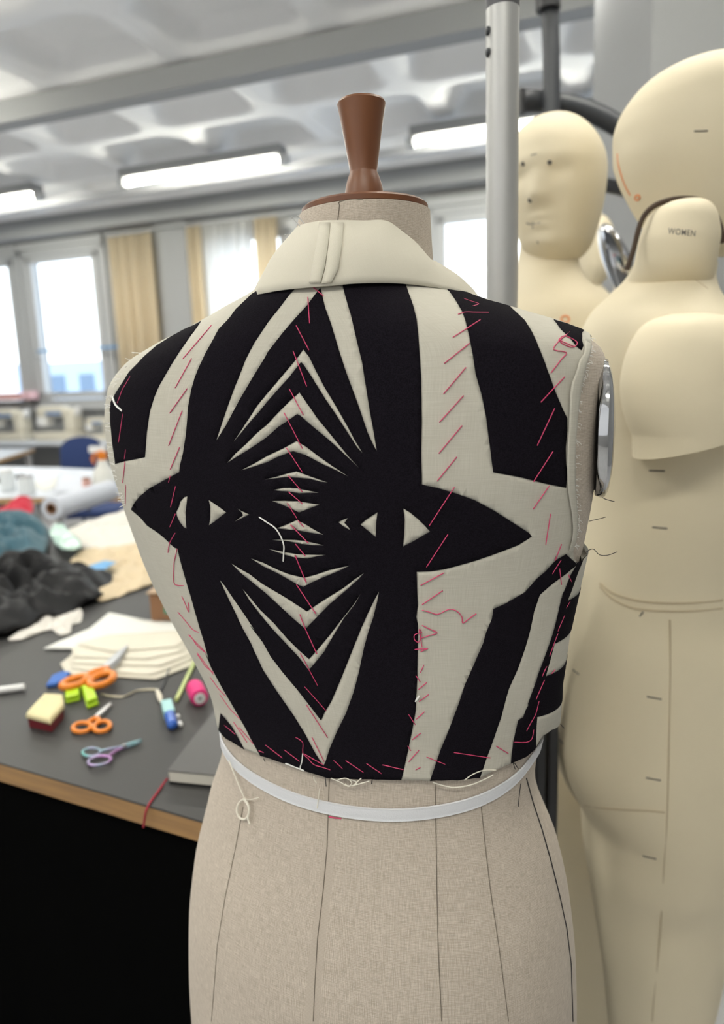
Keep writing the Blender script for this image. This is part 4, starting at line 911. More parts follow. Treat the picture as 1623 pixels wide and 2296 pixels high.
# chrome arm plate on a further form by the brown strap
q = MB(); c = on_y(1385, 590, 1.35); Mx = Matrix.Rotation(math.radians(-24), 4, 'Y'); q.ellipsoid(c, (.016, .05, .075), 24, 16, M=Mx.to_3x3())
chp = thing('dress_form', (c.x, 1.40, 0), 'further dress form half hidden behind the necks, its oval chrome arm plate showing', 'dress form')
q.build('arm_plate', M['chrome'], chp)
q = MB(); rows = [(600,1400,1470,.05),(640,1382,1500,.07),(700,1380,1520,.10),(900,1380,1530,.12),(1100,1395,1510,.10)]; loft_px(q, interp_rows(rows, 20), 1.44, .1, 32); q.build('torso', M['linen'], chp, uv=[(p.x, p.z) for p in q.v])
q = MB(); q.lathe([(.015, 0), (.015, 1.2)], (on_y(1450, 1000, 1.44).x, 1.44, 0), 16); q.build('stand_pole', M['steel'], chp)
done(chp)

# ================================================================== the cutting table and what lies on it
TZ = .88
def tp(x, y, z=TZ): return on_z(x, y, z)
A_ = tp(-260, 1634); B0 = tp(0, 1710); B1 = tp(450, 1840); ed = (B1-B0).normalized(); bk = Vector((-ed.y, ed.x, 0)); bk = bk if bk.y > 0 else -bk
c0 = B1+ed*.075; c0.z = 0; cL = B0-ed*1.3; cL.z = 0; depth_ = 2.35
tab = thing('cutting_table', c0+(cL-c0)*.5+bk*1.1, 'large black-topped cutting table with a plywood edge and black cloth skirt', 'table')
poly = [c0, c0+bk*depth_, cL+bk*depth_, cL]
q = MB(); q.prism([(p.x, p.y) for p in poly], TZ-.003, TZ); q.build('table_top', M['black_top'], tab, smooth=False)
q = MB(); q.prism([(p.x, p.y) for p in poly], TZ-.030, TZ-.003); q.build('plywood_core', M['ply'], tab, smooth=False)
q = MB(); n = 260; v = []; per = [cL+bk*.02+ed*.02, c0+bk*.02-ed*.02, c0+bk*(depth_-.02)-ed*.02]; L1 = (per[1]-per[0]).length; L2 = (per[2]-per[1]).length
for i in range(n+1):
    s = (L1+L2)*i/n; p = per[0].lerp(per[1], s/L1) if s < L1 else per[1].lerp(per[2], (s-L1)/L2); nr = bk if s < L1 else -ed
    for k in range(8):
        t = k/7; p2 = p+nr*(.012*t*math.sin(s*31+1.3*math.sin(s*7))+.006*t*math.sin(s*77+t*2)); v.append((p2.x, p2.y, TZ-.030-(TZ-.06)*t))
q.add(v, [(i*8+j, (i+1)*8+j, (i+1)*8+j+1, i*8+j+1) for i in range(n) for j in range(7)]); o = q.build('cloth_skirt', M['skirt'], tab, angle=80)
for a, b in ((.1, .12), (.9, .12), (.1, .9), (.9, .9)):
    p = c0.lerp(cL, a)+bk*depth_*b; q = MB(); q.box((p.x-.03, p.y-.03, 0), (p.x+.03, p.y+.03, TZ-.03)); q.build('leg', M['dgrey'], tab, smooth=False)
done(tab)
def pal(*a, **k): return mat(*a, **k)
def cloth_pile(name, outline, hgt, m, label, cat, seed=0, z0=TZ, fold=.35, freq=7, K=18, NA=96, group=None, flat=3.0, parent=None, peak=(0, 0)):
    """a heap of cloth on its outline, folds and hollows made by ridged noise"""
    P = [tp(x, y, z0+.001) for x, y in outline]; P = smoothpts(P+[P[0]], 6)[:-1]; P = [Vector((p.x, p.y, 0)) for p in P]
    L = [0]
    for i in range(len(P)): L.append(L[-1]+(P[(i+1) % len(P)]-P[i]).length)
    O_ = []
    for k in range(NA):
        s = L[-1]*k/NA; i = max(j for j in range(len(P)) if L[j] <= s); O_.append(P[i].lerp(P[(i+1) % len(P)], (s-L[i])/max(L[i+1]-L[i], 1e-9)))
    c = sum(O_, Vector())/NA+Vector((peak[0], peak[1], 0)); q = MB(); v = []; size = max((p-c).length for p in O_)
    for i in range(K+1):
        r = i/K
        for k in range(NA):
            p = c.lerp(O_[k], r); e_ = (1-r**flat)**.6 if r < 1 else 0
            nv = Vector((p.x*freq/size*.35, p.y*freq/size*.35, seed*3.7)); w1 = noise.noise(nv+noise.noise_vector(nv*.7)*.9); w2 = noise.noise(nv*2.3+Vector((5, 1, 2))+noise.noise_vector(nv)*.6)
            rd = (1-abs(w1)*3.0)*.6+(1-abs(w2)*3.0)*.4
            z = hgt*e_*((1-fold)+fold*rd); z = max(z, .0012)
            v.append((p.x, p.y, z0+(z if r < 1 else .0005)))
    q.add(v, [(i*NA+j, (i+1)*NA+j, (i+1)*NA+(j+1) % NA, i*NA+(j+1) % NA) for i in range(K) for j in range(NA)])
    q.f.append(tuple(K*NA+j for j in range(NA))[::-1]); q.m.append(0)
    o = q.build(name, m, parent, angle=75); s_ = o.modifiers.new('sub', 'SUBSURF'); s_.levels = 1; s_.render_levels = 1
    return tag(o, label, cat, group) if parent is None else o
def sheet(name, outline, m, label, cat, z=TZ+.0008, th=.0008, wav=.0, group=None, curl=0, parent=None):
    P = [tp(x, y, z) for x, y in outline]; c = sum(P, Vector())/len(P); n = len(P); q = MB(); K = 6; v = []; D = []
    for i in range(n):
        for k in range(6): D.append(P[i].lerp(P[(i+1) % n], k/6))
    N_ = len(D)
    for i in range(K+1):
        for j, p in enumerate(D):
            a = c.lerp(p, max(i/K, .01)); h = wav*(.5+.5*noise.noise(Vector((a.x*9, a.y*9, z*50))))+curl*(i/K)**3*(.5+.5*noise.noise(Vector((j*.21, z*99, 1)))); v.append((a.x, a.y, z+h))
    q.add(v, [(i*N_+j, (i+1)*N_+j, (i+1)*N_+(j+1) % N_, i*N_+(j+1) % N_) for i in range(K) for j in range(N_)]); q.f.append(tuple(range(N_))); q.m.append(0)
    o = q.build(name, m, parent, angle=60); s_ = o.modifiers.new('t', 'SOLIDIFY'); s_.thickness = th; s_.offset = 1
    return tag(o, label, cat, group) if parent is None else o
M['blackcloth'] = pal('black_satin', (.008, .008, .0095), .55, spec=.3, sheen=.0, bump=(300, .1))
M['teal'] = pal('teal_cloth', (.035, .10, .135), .85, sheen=.15, bump=(200, .2))
M['tan'] = pal('calico_cloth', (.60, .49, .33), .85, bump=(200, .2))
M['whitecloth'] = pal('white_cloth_scrap', (.66, .63, .58), .85, bump=(200, .2))
M['bluegrey'] = pal('pale_blue_sheet', (.60, .63, .70), .8)
M['paper'] = pal('pattern_paper', (.66, .62, .52), .8, bump=(60, .1))
M['paper2'] = pal('white_pattern_paper', (.70, .70, .66), .8, bump=(60, .1))
M['red'] = pal('red_cloth', (.50, .012, .04), .7, bump=(60, .3))
M['kraft'] = pal('kraft_card', (.26, .13, .065), .8)
M['green'] = pal('green_print', (.05, .30, .20), .6)
M['orange'] = pal('orange_plastic', (.72, .21, .015), .35)
M['blade'] = pal('blade_steel', (.50, .50, .50), .28, metal=.9)
M['lime'] = pal('lime_plastic', (.42, .66, .015), .4)
M['bluechalk'] = pal('blue_chalk', (.05, .15, .48), .7)
M['spool'] = pal('pink_spool_thread', (.72, .03, .20), .65, bump=(30, .3, (1, 1, 40)))
M['white_plastic'] = pal('white_plastic', (.75, .75, .74), .35)
M['glasswhite'] = pal('pale_plastic', (.66, .70, .72), .2)

# pale sheets at the back of the table
cloth_pile('folded_fabric', [(130,1195),(165,1182),(270,1150),(310,1140),(345,1180),(345,1240),(260,1240),(150,1232)], .03, M['whitecloth'], 'wide pale grey folded fabric lying across the back of the black table', 'fabric', 11, freq=12, fold=.5, flat=6)
cloth_pile('folded_fabric', [(150,1262),(190,1232),(260,1226),(360,1222),(360,1300),(290,1335),(222,1358),(215,1345),(262,1300),(200,1290)], .028, M['tan'], 'tan calico cloth spread beside the black heap, left of the bodice', 'fabric', 5, freq=13, fold=.6, flat=6)
sheet('blue_paper_scrap', [(185,1276),(235,1258),(262,1262),(225,1285),(195,1290)], pal('blue_paper', (.12, .33, .60), .6), 'small blue scrap lying on the tan calico cloth', 'paper', z=TZ+.032, wav=.004)
cloth_pile('cloth_heap', [(-120,1170),(0,1180),(60,1168),(112,1190),(118,1230),(100,1262),(20,1290),(-120,1300)], .11, M['teal'], 'heap of dark teal knitted cloth at the left edge of the photo', 'cloth', 21, freq=13, fold=.6, flat=3)
cloth_pile('cloth_heap', [(-200,1330),(-60,1285),(60,1280),(140,1275),(200,1300),(262,1295),(272,1320),(240,1352),(190,1370),(170,1385),(110,1395),(60,1425),(-20,1445),(-200,1450)], .135, M['blackcloth'], 'big heap of black satin cloth at the left edge of the table', 'cloth', 3, freq=15, fold=.7, flat=2.6, peak=(-.12, .0))
cloth_pile('plastic_bag', [(108,1195),(125,1178),(150,1190),(180,1210),(182,1232),(160,1240),(130,1232)], .04, pal('pale_green_plastic', (.50, .68, .60), .2, spec=.7), 'small crumpled pale green plastic bag behind the teal heap', 'bag', 33, freq=9, fold=.6, z0=TZ+.031)
cloth_pile('cloth_scrap', [(10,1438),(45,1420),(80,1400),(95,1372),(150,1362),(186,1366),(186,1392),(165,1402),(160,1422),(135,1428),(115,1414),(80,1424),(45,1438)], .014, M['whitecloth'], 'crumpled white cloth scrap in front of the black satin heap', 'cloth', 9, freq=11, fold=.6, flat=4)
# roll of paper with a hollow brown core, red cloth beside it
def roll(a, b, r, m, mc, label, z0=TZ):
    pa = tp(a[0], a[1], z0); pb = tp(b[0], b[1], z0); pa.z = pb.z = z0+r+.001; d = (pb-pa); L = d.length; q = MB()
    o = thing('paper_roll', (pa+pb)/2-Vector((0, 0, r)), label, 'roll')
    q.lathe([(r*.45, 0), (r, 0), (r, L), (r*.45, L)], pa, 32, axis=d.normalized(), cap=False); q.build('paper', m, o, angle=40)
    q = MB(); q.lathe([(r*.38, -.003), (r*.5, -.003), (r*.5, L+.003), (r*.38, L+.003), (r*.38, -.003)], pa, 24, axis=d.normalized(), cap=False); q.build('card_core', mc, o, angle=40); done(o)
roll((118,1166), (250,1122), .046, M['bluegrey'], M['kraft'], 'paper roll with a hollow brown card core, end towards the photographer')
cloth_pile('red_cloth', [(-60,1160),(0,1150),(30,1128),(66,1118),(78,1135),(70,1156),(20,1162),(-40,1170)], .05, M['red'], 'bright red folded cloth left of the paper roll', 'cloth', 44, freq=12, fold=.6)
# pattern papers
sheet('pattern_paper', [(98,1458),(140,1440),(200,1415),(245,1378),(330,1392),(440,1402),(440,1450),(300,1455),(200,1458)], M['paper2'], 'white crumpled tissue paper spread behind the cream pattern pieces', 'paper', z=TZ+.001, wav=.006, curl=.003)
for i, (ol, dz) in enumerate([([(135,1488),(170,1462),(330,1440),(440,1440),(440,1490),(350,1524),(150,1512)], 0), ([(150,1478),(190,1462),(340,1446),(436,1448),(430,1480),(340,1515),(160,1500)], .0022), ([(158,1468),(200,1452),(380,1438),(434,1445),(425,1470),(360,1494),(162,1488)], .0044), ([(160,1455),(215,1440),(380,1428),(425,1436),(410,1462),(330,1478),(165,1474)], .0066), ([(170,1446),(240,1425),(390,1415),(430,1425),(400,1450),(250,1462)], .0088)]):
    sheet('pattern_piece', ol, M['paper'], ['largest cream pattern piece, at the bottom of the stack', 'cream pattern piece second from the bottom of the stack', 'cream pattern piece in the middle of the stack', 'cream pattern piece second from the top of the stack', 'cream pattern piece on top of the stack'][i], 'pattern piece', z=TZ+.002+dz*.9, wav=.0008, curl=.0012, group='stack of cream pattern pieces')
# card box behind the papers
q = MB(); a, b, c = tp(340,1396), tp(398,1396), None; bx = thing('card_box', (a+b)/2, 'small brown cardboard box with a green label beside the bodice', 'box')
d1 = (b-a).normalized(); d2 = Vector((-d1.y, d1.x, 0)); MBX = Matrix(((d1.x, d2.x, 0, a.x), (d1.y, d2.y, 0, a.y), (0, 0, 1, TZ+.001), (0, 0, 0, 1))); w_ = (b-a).length*1.5
hb = proj(a)[1]; hbz = .0
q.box((0, 0, 0), (w_, .10, .068), 0, MBX); q.build('box_body', M['kraft'], bx, bevel=.001)
q = MB(); q.box((w_*.35, -.0008, .020), (w_*.75, -.0001, .048), 0, MBX); q.build('label_patch', M['green'], bx, smooth=False)
q = MB(); q.box((-.002, -.01, .068), (w_, .05, .071), 0, MBX); q.build('lid_flap', pal('kraft_light', (.42, .30, .20), .8), bx, smooth=False); done(bx)

def scissors(name, pivot, tip, loops, hm, bm_, label, r=.0035, z0=TZ+.004, spread=0, blade_w=.009, hr=None):
    """loops: list of (center, end-a, end-b) photo points giving each finger ring's centre, its far end and its side"""
    P = tp(*pivot, z0); T = tp(*tip, z0); o = thing(name, P, label, 'scissors'); d = (T-P).normalized(); nrm = Vector((-d.y, d.x, 0)); L = (T-P).length
    for k, s in enumerate((-1, 1)):
        a = spread*s; dd = Vector((d.x*math.cos(a)-d.y*math.sin(a), d.x*math.sin(a)+d.y*math.cos(a), 0)); nn = Vector((-dd.y, dd.x, 0)); q = MB(); z = .0016*s
        prof = [(-.012, .35), (0, .6), (L*.3, .9), (L*.7, .6), (L, .06)]; rings = []
        for t, w in prof:
            c = P+dd*t+Vector((0, 0, z)); ww = blade_w*w*.5; off = nn*(s*blade_w*.18*(1-max(t, 0)/L))
            rings.append([c+off+nn*ww+Vector((0, 0, -.0007)), c+off+nn*ww+Vector((0, 0, .0007)), c+off-nn*ww+Vector((0, 0, .0011)), c+off-nn*ww+Vector((0, 0, -.0007))])
        q.loft(rings); q.build('blade', bm_, o, angle=30)
    for k, (ctr, far_, side) in enumerate(loops):
        c = tp(*ctr, z0); f = tp(*far_, z0)-c; sd = tp(*side, z0)-c; q = MB(); pts = []
        for j in range(28):
            t = 2*math.pi*j/28; pts.append(c+f*math.cos(t)+sd*math.sin(t)+Vector((0, 0, .001)))
        q.tube(pts, r, 10, closed=True)
        e0 = min(pts, key=lambda p: (p-P).length); q.tube([e0, e0.lerp(P, .5)+Vector((0, 0, .001)), P+d*.004], [r*1.0, r*1.15, r*.8], 10)
        q.build('handle', hm, o, angle=60)
    q = MB(); q.lathe([(.003, -.003), (.003, .0035), (.002, .0042)], P+d*.003, 16); q.build('pivot_screw', M['white_plastic'] if name == 'x' else M['blade'], o); done(o)
scissors('dressmaking_shears', (238,1500), (287,1447), [((168,1530),(140,1541),(176,1536)), ((228,1525),(203,1538),(240,1532))], M['orange'], M['blade'], 'large orange-handled dressmaking shears resting against the cream pattern pieces', r=.0065, z0=TZ+.014, blade_w=.020)
scissors('small_scissors', (217,1610), (250,1577), [((184,1632),(164,1635),(186,1642)), ((229,1630),(211,1634),(231,1641))], M['orange'], M['blade'], 'small orange-handled scissors with one white tip, in the middle of the table', r=.0036, blade_w=.010)
M['irid'] = mat('iridescent_metal', (.16, .42, .40), .28, metal=.75, var=(14, (.48, .20, .50), .12))
scissors('embroidery_scissors', (274,1676), (318,1660), [((205,1688),(185,1690),(207,1697)), ((223,1707),(198,1713),(229,1716))], M['irid'], M['irid'], 'thin iridescent embroidery scissors nearest the plywood edge', r=.0021, blade_w=.007)
# pincushion tin
P = [tp(60,1612), tp(140,1612)]; o = thing('pincushion_box', tp(100,1605), 'dark red box with a cream padded top, left of the green clips', 'pincushion')
pc_ = [tp(x, y, TZ+.022) for x, y in ((58,1603),(112,1617),(143,1582),(140,1560),(100,1558))]
q = MB(); q.prism([(p.x, p.y) for p in [pc_[0].lerp(pc_[2], .04), pc_[1].lerp(pc_[3], .06), pc_[2].lerp(pc_[0], .04), pc_[3], pc_[4]]], TZ+.0005, TZ+.0165); q.build('box_body', pal('dark_red_card', (.13, .006, .012), .5), o, bevel=.001)
q = MB(); cc_ = sum(pc_, Vector())/5; rings = []
for z, k in ((.016, .97), (.0175, 1.02), (.022, 1.03), (.025, .97), (.0265, .85), (.027, .4), (.027, .02)): rings.append([Vector((cc_.x+(p.x-cc_.x)*k, cc_.y+(p.y-cc_.y)*k, TZ+z)) for p in smoothpts(sum([[a_.lerp(b_, .08), a_.lerp(b_, .92)] for a_, b_ in zip(pc_, pc_[1:]+pc_[:1])], [])+[pc_[0].lerp(pc_[1], .08)], 2)[:-1]])
q.loft(rings); q.build('padded_top', pal('cream_pad', (.70, .62, .36), .7, bump=(200, .4)), o, angle=60)
for a, b in (((85,1586),(88,1579)),((98,1570),(93,1567)),((115,1575),(118,1570))):
    q = MB(); q.tube([tp(*a, TZ+.030), tp(*b, TZ+.031)], .0006, 6); q.build('pin', M['blade'], o)
done(o)
# blue tailor's chalk
q = MB(); pts = [tp(x, y) for x, y in ((104,1544),(118,1522),(140,1513),(158,1514),(150,1528),(126,1541))]; q.prism([(p.x, p.y) for p in pts], TZ+.0005, TZ+.008); tag(q.build('tailors_chalk', M['bluechalk'], bevel=.002), 'flat blue chalk behind the orange shears', 'chalk')
# lime clips
def clip_(pl, h, lab):
    o = thing('clip', tp(*pl[0]), lab, 'clip', 'lime green plastic clips'); pts = [tp(x, y) for x, y in pl]; q = MB()
    q.prism([(p.x, p.y) for p in pts], TZ+.0008, TZ+h*.42); q.build('jaw', M['lime'], o, bevel=.0015); c = sum(pts, Vector())/4
    q = MB(); q.prism([(c.x+(p.x-c.x)*.92, c.y+(p.y-c.y)*.92) for p in pts], TZ+h*.55, TZ+h); q.build('jaw', M['lime'], o, bevel=.0015)
    q = MB(); e_ = pts[0].lerp(pts[1], .5); q.tube([pts[0]+Vector((0, 0, h*.5)), pts[1]+Vector((0, 0, h*.5))], h*.5, 12); q.build('hinge', M['lime'], o); done(o)
clip_([(146,1552),(180,1548),(180,1572),(147,1580)], .012, 'lime green plastic clip touching the pincushion box')
clip_([(184,1556),(208,1550),(222,1582),(196,1592)], .015, 'lime green plastic clip right of its twin, in front of the shears')
# white chalk pencil
q = MB(); a, b = tp(-40,1561), tp(57,1548); a.z = b.z = TZ+.0065; q.tube([a, a.lerp(b, .98), b], [.0062, .0062, .004], 16); tag(q.build('chalk_pencil', M['white_plastic']), 'thick white chalk pencil at the left edge of the table', 'pencil')
# thread spool lying on its side
o = thing('thread_spool', tp(453,1600), 'bright pink thread spool lying on its side near the bodice', 'thread spool'); a = tp(437,1558); b = tp(462,1612); d = (b-a); d.z = 0; d.normalize(); r_ = .0145; a = Vector((a.x, a.y, TZ+r_+.0008)); L = .052
q = MB(); q.lathe([(r_*.5, .001), (r_*.93, .002), (r_, .006), (r_, L-.006), (r_*.93, L-.002), (r_*.5, L-.001)], a, 32, axis=d); q.build('thread', M['spool'], o)
for k in (0, L-.001):
    q = MB(); q.lathe([(.0025, -.001), (r_*.62, -.001), (r_*.62, .002), (.0025, .002), (.0025, -.001)], a+d*k, 24, axis=d, cap=False); q.build('spool_end', M['white_plastic'], o)
q = MB(); q.lathe([(.0024, 0), (.0024, L)], a, 12, axis=d); q.build('core_hole', M['black_plastic'], o); done(o)
# small bottle with teal label
o = thing('bead_tube', tp(380,1620), 'small blue and pale teal tube with silver beads beside the pink spool', 'tube'); a = tp(374,1588); b = tp(388,1640); r_ = .0085; a.z = b.z = TZ+r_+.0006; d = (b-a).normalized(); L = (b-a).length
q = MB(); q.box((-r_, 0, -r_*.8), (r_, L*.52, r_*.8), 0, Matrix.Translation(a) @ d.to_track_quat('Y', 'Z').to_matrix().to_4x4()); q.build('label_box', pal('teal_label', (.36, .62, .62), .4), o, bevel=.001)
q = MB(); q.lathe([(r_*.9, 0), (r_*1.0, .003), (r_*.9, L*.45), (r_*.3, L*.5)], a+d*L*.52, 20, axis=d); q.build('blue_cap', pal('blue_cap', (.03, .12, .50), .3), o)
q = MB()
random.seed(2)
for k in range(4):
    p = tp(392+random.uniform(-6, 14), 1622+random.uniform(-10, 10)); q = MB(); q.ellipsoid((p.x, p.y, TZ+.0046+(0 if k < 3 else .004)), (.004, .004, .004), 12, 8); q.build('silver_bead', M['white_plastic'], o)
done(o)
# yellow-green rod
q = MB(); a, b = tp(396,1574), tp(440,1482); a.z = b.z = TZ+.004; q.tube([a, b], .0036, 12); tag(q.build('rod', pal('pale_lime_rod', (.52, .60, .22), .4)), 'pale lime green plastic rod behind the pink spool', 'rod')
# black handle with cream tip, and chain
o = thing('seam_ripper', tp(358,1560), 'black cord and cream-tipped hook lying right of the pattern pieces', 'tool'); q = MB(); q.tube(smoothpts([tp(x, y, TZ+.003) for x, y in ((420,1462),(398,1475),(380,1500),(368,1530),(358,1552))], 4), .0016, 8); q.build('cord', M['black_plastic'], o)
q = MB(); q.tube([tp(352,1548, TZ+.005), tp(358,1562, TZ+.005), tp(361,1575, TZ+.005)], [.003, .005, .002], 12); q.build('tip', M['paper'], o); done(o)
q = MB(); q.tube(smoothpts([tp(x, y, TZ+.002) for x, y in ((226,1557),(250,1561),(275,1562),(290,1556),(305,1549),(330,1546),(350,1546))], 5), .0013, 8); tag(q.build('chain', pal('brass_chain', (.5, .45, .33), .35, metal=.6)), 'fine brass chain between the lime clips and the black cord', 'chain')
# notebook with ribbon
nb = thing('notebook', tp(470,1770), 'black-covered notebook with cream pages, behind the form at the table edge', 'notebook')
pg_ = [(372,1752),(505,1770),(590,1600),(500,1600)]; b4 = [tp(x, y) for x, y in ((378,1757),(560,1775),(600,1600),(502,1592))]
q = MB(); q.prism([(p.x, p.y) for p in b4], TZ+.0008, TZ+.0025); q.build('cover', M['blackcloth'], nb, smooth=False)
cN = sum(b4, Vector())/4; sh_ = [cN+(p-cN)*.985 for p in b4]
q = MB(); q.prism([(p.x, p.y) for p in sh_], TZ+.0025, TZ+.0175); q.build('pages', pal('cream_pages', (.62, .59, .52), .8, bump=(20, .5, (1, 1, 60))), nb, smooth=False)
q = MB(); q.prism([(p.x, p.y) for p in b4], TZ+.0175, TZ+.0192); q.build('cover', pal('notebook_cover', (.075, .072, .07), .4), nb, smooth=False, bevel=.0006)
q = MB(); rp = [tp(376,1745, TZ+.008), tp(366,1758, TZ+.003), tp(352,1778, TZ+.0015), tp(338,1797, TZ+.0015)]; e_ = tp(333,1806, TZ+.001); rp += [e_, e_-bk*.006+Vector((0, 0, -.006)), e_-bk*.008-ed*.004+Vector((0, 0, -.026))]
q.tube(smoothpts(rp, 4), .0015, 8); q.build('ribbon_marker', pal('red_ribbon', (.30, .010, .03), .6), nb); done(nb)

# ---------------- behind: white second table, spray bottle, clutter, chair, sewing desks
YZ = .86
def ztable(name, poly, z, th, mt, me_, label, legs=True):
    P = [on_z(x, y, z) for x, y in poly]; o = thing(name, (sum(P, Vector())/len(P)).xy.to_3d(), label, 'table'); q = MB(); q.prism([(p.x, p.y) for p in P], z-.004, z); q.build('table_top', mt, o, smooth=False)
    q = MB(); q.prism([(p.x, p.y) for p in P], z-th, z-.004); q.build('edge_board', me_, o, smooth=False); c = sum(P, Vector())/len(P)
    if legs:
        for p in P: a = c.lerp(p, .88); q = MB(); q.box((a.x-.025, a.y-.025, 0), (a.x+.025, a.y+.025, z-th)); q.build('leg', M['grey'], o, smooth=False)
    done(o); return P
M['desk'] = pal('white_laminate', (.60, .63, .68), .35); M['birch'] = pal('birch_edge', (.42, .26, .12), .5)
ztable('cutting_table', [(-80,1118),(420,1108),(420,1062),(120,1048),(-80,1046)], .88, .03, M['desk'], M['birch'], 'white-topped second cutting table covered in clutter behind the black one')
pts4 = [rm(1.97, -2.60, 0), rm(.93, -.66, 0), rm(.02, -.66, 0), rm(1.06, -2.60, 0)]
o = thing('sewing_desk', sum(pts4, Vector())/4, 'white sewing desk with a birch edge at the left edge of the photo', 'table'); q = MB(); q.prism([(p.x, p.y) for p in pts4], .755, .76); q.build('table_top', M['desk'], o, smooth=False)
q = MB(); q.prism([(p.x, p.y) for p in pts4], .72, .755); q.build('edge_board', M['birch'], o, smooth=False)
for p in pts4: a = (sum(pts4, Vector())/4).lerp(p, .88); q = MB(); q.box((a.x-.025, a.y-.025, 0), (a.x+.025, a.y+.025, .72)); q.build('leg', M['grey'], o, smooth=False)
done(o)
# spray bottle
o = thing('spray_bottle', on_z(236,1100,.88), 'white spray bottle with an orange trigger on the second table', 'bottle'); c = on_z(236,1098,.88); sc = (c-CAM).dot(FWD)/F
q = MB(); q.lathe([(24*sc, 0), (26*sc, 3*sc), (26*sc, 30*sc), (20*sc, 45*sc), (11*sc, 58*sc), (9*sc, 70*sc)], c, 24); q.build('bottle', pal('milky_plastic', (.68, .68, .64), .4), o)
q = MB(); q.lathe([(10*sc, 68*sc), (11*sc, 70*sc), (11*sc, 84*sc), (6*sc, 88*sc)], c, 20); q.build('cap', M['orange'], o)
q = MB(); q.box((c.x-26*sc, c.y-5*sc, c.z+84*sc), (c.x+10*sc, c.y+5*sc, c.z+98*sc)); q.build('spray_head', M['white_plastic'], o, bevel=.002)
q = MB(); q.tube([c+Vector((-14*sc, 0, 84*sc)), c+Vector((-22*sc, 0, 70*sc)), c+Vector((-18*sc, 0, 60*sc))], 3.5*sc, 8); q.build('trigger', M['orange'], o); done(o)
def jar(x, y, w, h, m, lab, cat='jar', nm='jar', z=.88, lid=None, grp=None):
    c = on_z(x, y, z); sc = (c-CAM).dot(FWD)/F; o = thing(nm, c, lab, cat, grp); r = w/2*sc; hh = h*sc; q = MB(); q.lathe([(r*.85, 0), (r, hh*.08), (r, hh*.85), (r*.8, hh)], c, 20); q.build('jar_body' if nm == 'jar' else 'cup_body', m, o)
    if lid: q = MB(); q.lathe([(r*.85, hh), (r*.9, hh*1.02), (r*.9, hh*1.15), (r*.6, hh*1.17)], c, 20); q.build('lid', lid, o)
    done(o)
jar(20,1100,34,42, M['glasswhite'], 'pale jar at the left edge on the second table', lid=M['white_plastic'])
jar(62,1108,36,38, M['glasswhite'], 'clear pot between the pale jar and the paper roll', lid=M['grey'])
jar(190,1122,16,22, M['white_plastic'], 'left of two small white pots in front of the spray bottle', nm='jar', lid=M['white_plastic'])
jar(208,1120,16,20, M['white_plastic'], 'right one of two small white pots in front of the spray bottle', nm='jar', lid=M['white_plastic'])
jar(272,1096,16,24, pal('blue_pot', (.08, .16, .50), .4), 'blue pot right of the white spray bottle', lid=M['white_plastic'])
jar(196,1100,20,26, pal('pink_pot', (.62, .36, .32), .5), 'dusty pink pot left of the white spray bottle', lid=M['kraft'])
sheet('white_board', [(60,1085),(140,1066),(175,1075),(100,1100)], M['paper2'], 'white paper folder lying on the second table above the paper roll', 'paper', z=.884, th=.01)
q = MB(); a, b = on_z(130,1072,.925), on_z(165,1135,.925); 
sheet('grey_fabric_sheet', [(120,1116),(135,1062),(180,1066),(200,1090),(190,1112)], M['bluegrey'], 'bluish white fabric draped on the second table behind the roll', 'fabric', z=.886, wav=.03, th=.002)
q = MB(); sheet('black_strip', [(-30,1078),(10,1070),(52,1060),(60,1064),(10,1079),(-30,1088)], M['skirt'], 'flat dark strip lying at the left edge of the second table', 'strip', z=.886, th=.004)
# blue chair
M['chairblue'] = pal('navy_upholstery', (.018, .040, .14), .8, bump=(200, .2))
YCH = 5.15
o = thing('chair', (on_y(180,1010,YCH).x, YCH, 0), 'chair with a rounded navy blue backrest between the work tables', 'chair'); q = MB(); fr_ = []
ol = [(135,1035),(134,1010),(142,992),(160,982),(185,979),(208,983),(222,996),(226,1020),(226,1052),(215,1062),(150,1062),(137,1052)]
ptsb = smoothpts([on_y(x, y, YCH) for x, y in ol+[ol[0]]], 4)[:-1]; cB = sum(ptsb, Vector())/len(ptsb)
for dy, k in ((0, .9), (.005, 1), (.035, 1), (.04, .9)): fr_.append([cB+(p-cB)*k+Vector((0, dy, 0)) for p in ptsb])
q.loft(fr_); q.build('backrest', M['chairblue'], o, angle=50)
q = MB(); q.box((cB.x-.21, YCH+.04, .44), (cB.x+.21, YCH+.46, .50)); q.build('seat', M['chairblue'], o, bevel=.02)
q = MB(); q.tube([(cB.x, YCH+.045, cB.z), (cB.x, YCH+.06, .45)], .015, 8); q.build('back_support', M['dgrey'], o)
for sx_ in (-1, 1):
    for sy_ in (.06, .44): q = MB(); q.tube([(cB.x+sx_*.19, YCH+sy_, .45), (cB.x+sx_*.21, YCH+sy_, 0)], .012, 8); q.build('leg', M['dgrey'], o)
done(o)
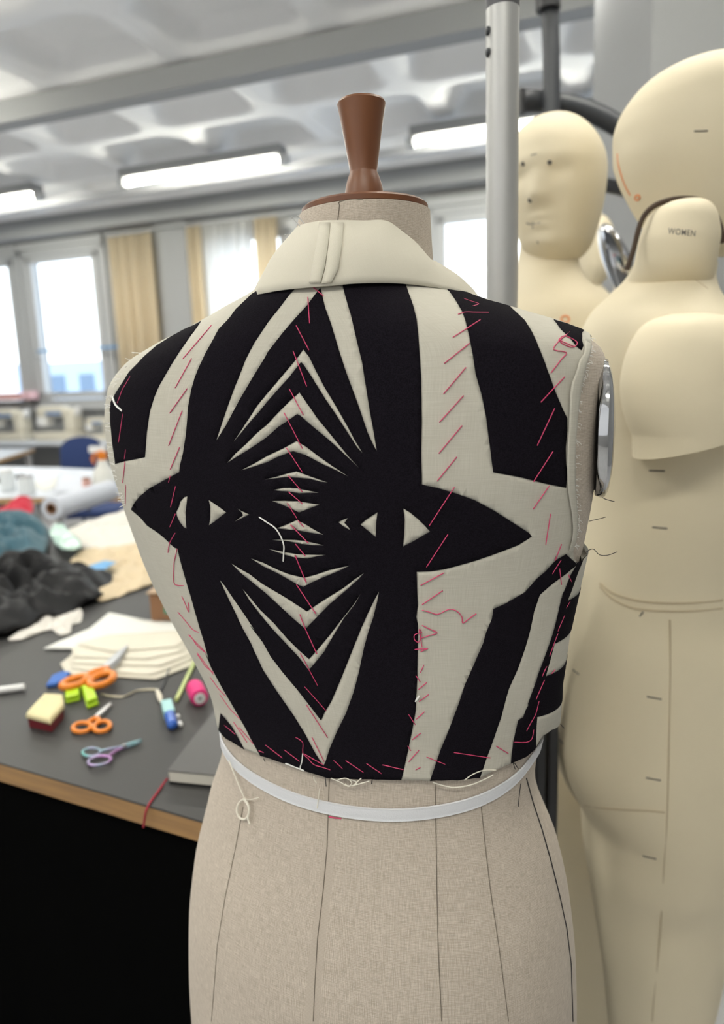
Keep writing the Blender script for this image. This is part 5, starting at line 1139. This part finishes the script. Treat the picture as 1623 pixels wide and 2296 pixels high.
# sewing machines
M['smachine'] = pal('machine_beige', (.66, .62, .52), .4); M['smblue'] = pal('machine_blue', (.12, .22, .42), .4)
def machine(x, y, z, w, lab):
    lo, hi = -2., 8.
    for _ in range(40):
        m_ = (lo+hi)/2
        if proj(rm(m_, -.33, .821))[0] < x: lo = m_
        else: hi = m_
    c = rm(lo, -.33, .821); L = w*(c-CAM).dot(FWD)/F; o = thing('sewing_machine', c, lab, 'sewing machine', 'sewing machines on the desks'); s = L/.42; T_ = Matrix.Translation(c) @ Matrix.Rotation(math.radians(-20), 4, 'Z')
    def bx_(n_, a, b, m, bv=.01): q = MB(); q.box([v*s for v in a], [v*s for v in b], 0, T_); q.build(n_, m, o, bevel=bv*s)
    bx_('base', (-.21, -.09, .0), (.21, .09, .07), M['smachine']); bx_('column', (.09, -.06, .071), (.20, .07, .27), M['smachine'], .02); bx_('arm', (-.20, -.055, .20), (.089, .06, .29), M['smachine'], .02); bx_('head', (-.20, -.06, .12), (-.10, .06, .199), M['white_plastic'], .015)
    bx_('panel', (-.09, -.058, .215), (.08, -.0555, .245), M['smblue'], .002)
    q = MB(); q.lathe([(.04*s, 0), (.045*s, .01*s), (.03*s, .02*s)], T_ @ Vector((.20*s, 0, .24*s)), 20, axis=(.94, -.34, 0)); q.build('handwheel', M['white_plastic'], o)
    q = MB(); q.tube([T_ @ Vector((0, 0, .29*s)), T_ @ Vector((0, 0, .38*s))], .004*s, 6); q.build('spool_pin', M['blade'], o); done(o)
machine(138, 996, .76, 108, 'beige sewing machine with a blue panel above the blue chair')
machine(28, 1008, .76, 100, 'beige sewing machine at the left edge of the photo')
machine(228, 962, .821, 70, 'farther sewing machine on the worktop, just left of the bodice shoulder')
# boxes and bits on the sill side
def wbox(s0, s1, t0, t1, z0, z1, m, nm, lab, cat): q = MB(); rbox(q, s0, s1, t0, t1, z0, z1); return tag(q.build(nm, m, bevel=.01), lab, cat)
wbox(-.9, .35, -.19, -.05, 1.281, 1.36, pal('pink_card', (.66, .36, .34), .7), 'card_box', 'long pink card box on the left window sill', 'box')
wbox(.36, .50, -.19, -.06, 1.281, 1.38, pal('rose_pot', (.75, .50, .55), .6), 'storage_pot', 'pink storage pot at the end of the left sill', 'pot')
wbox(-1.0, 5.0, -.62, -.02, .78, .82, M['desk'], 'shelf_unit', 'white worktop running under the windows along the back wall', 'shelf')
wbox(2.3, 2.7, -.5, -.2, .821, .93, M['paper2'], 'paper_stack', 'stack of white paper on the worktop under the left window', 'paper')
q = MB(); 
for k, (s0, s1) in enumerate(((-1.6, .10), (.62, .86), (1.35, 1.78))):
    q = MB(); q.tube([rm(s0, -.12, 1.83), rm(s1, -.12, 1.83)], .014, 8); tag(q.build('window_bar', bm_blue), ['blue bar crossing the window at the left edge', 'short blue bar left of the middle casement', 'blue bar right of the casement by the curtain'][k], 'bar')
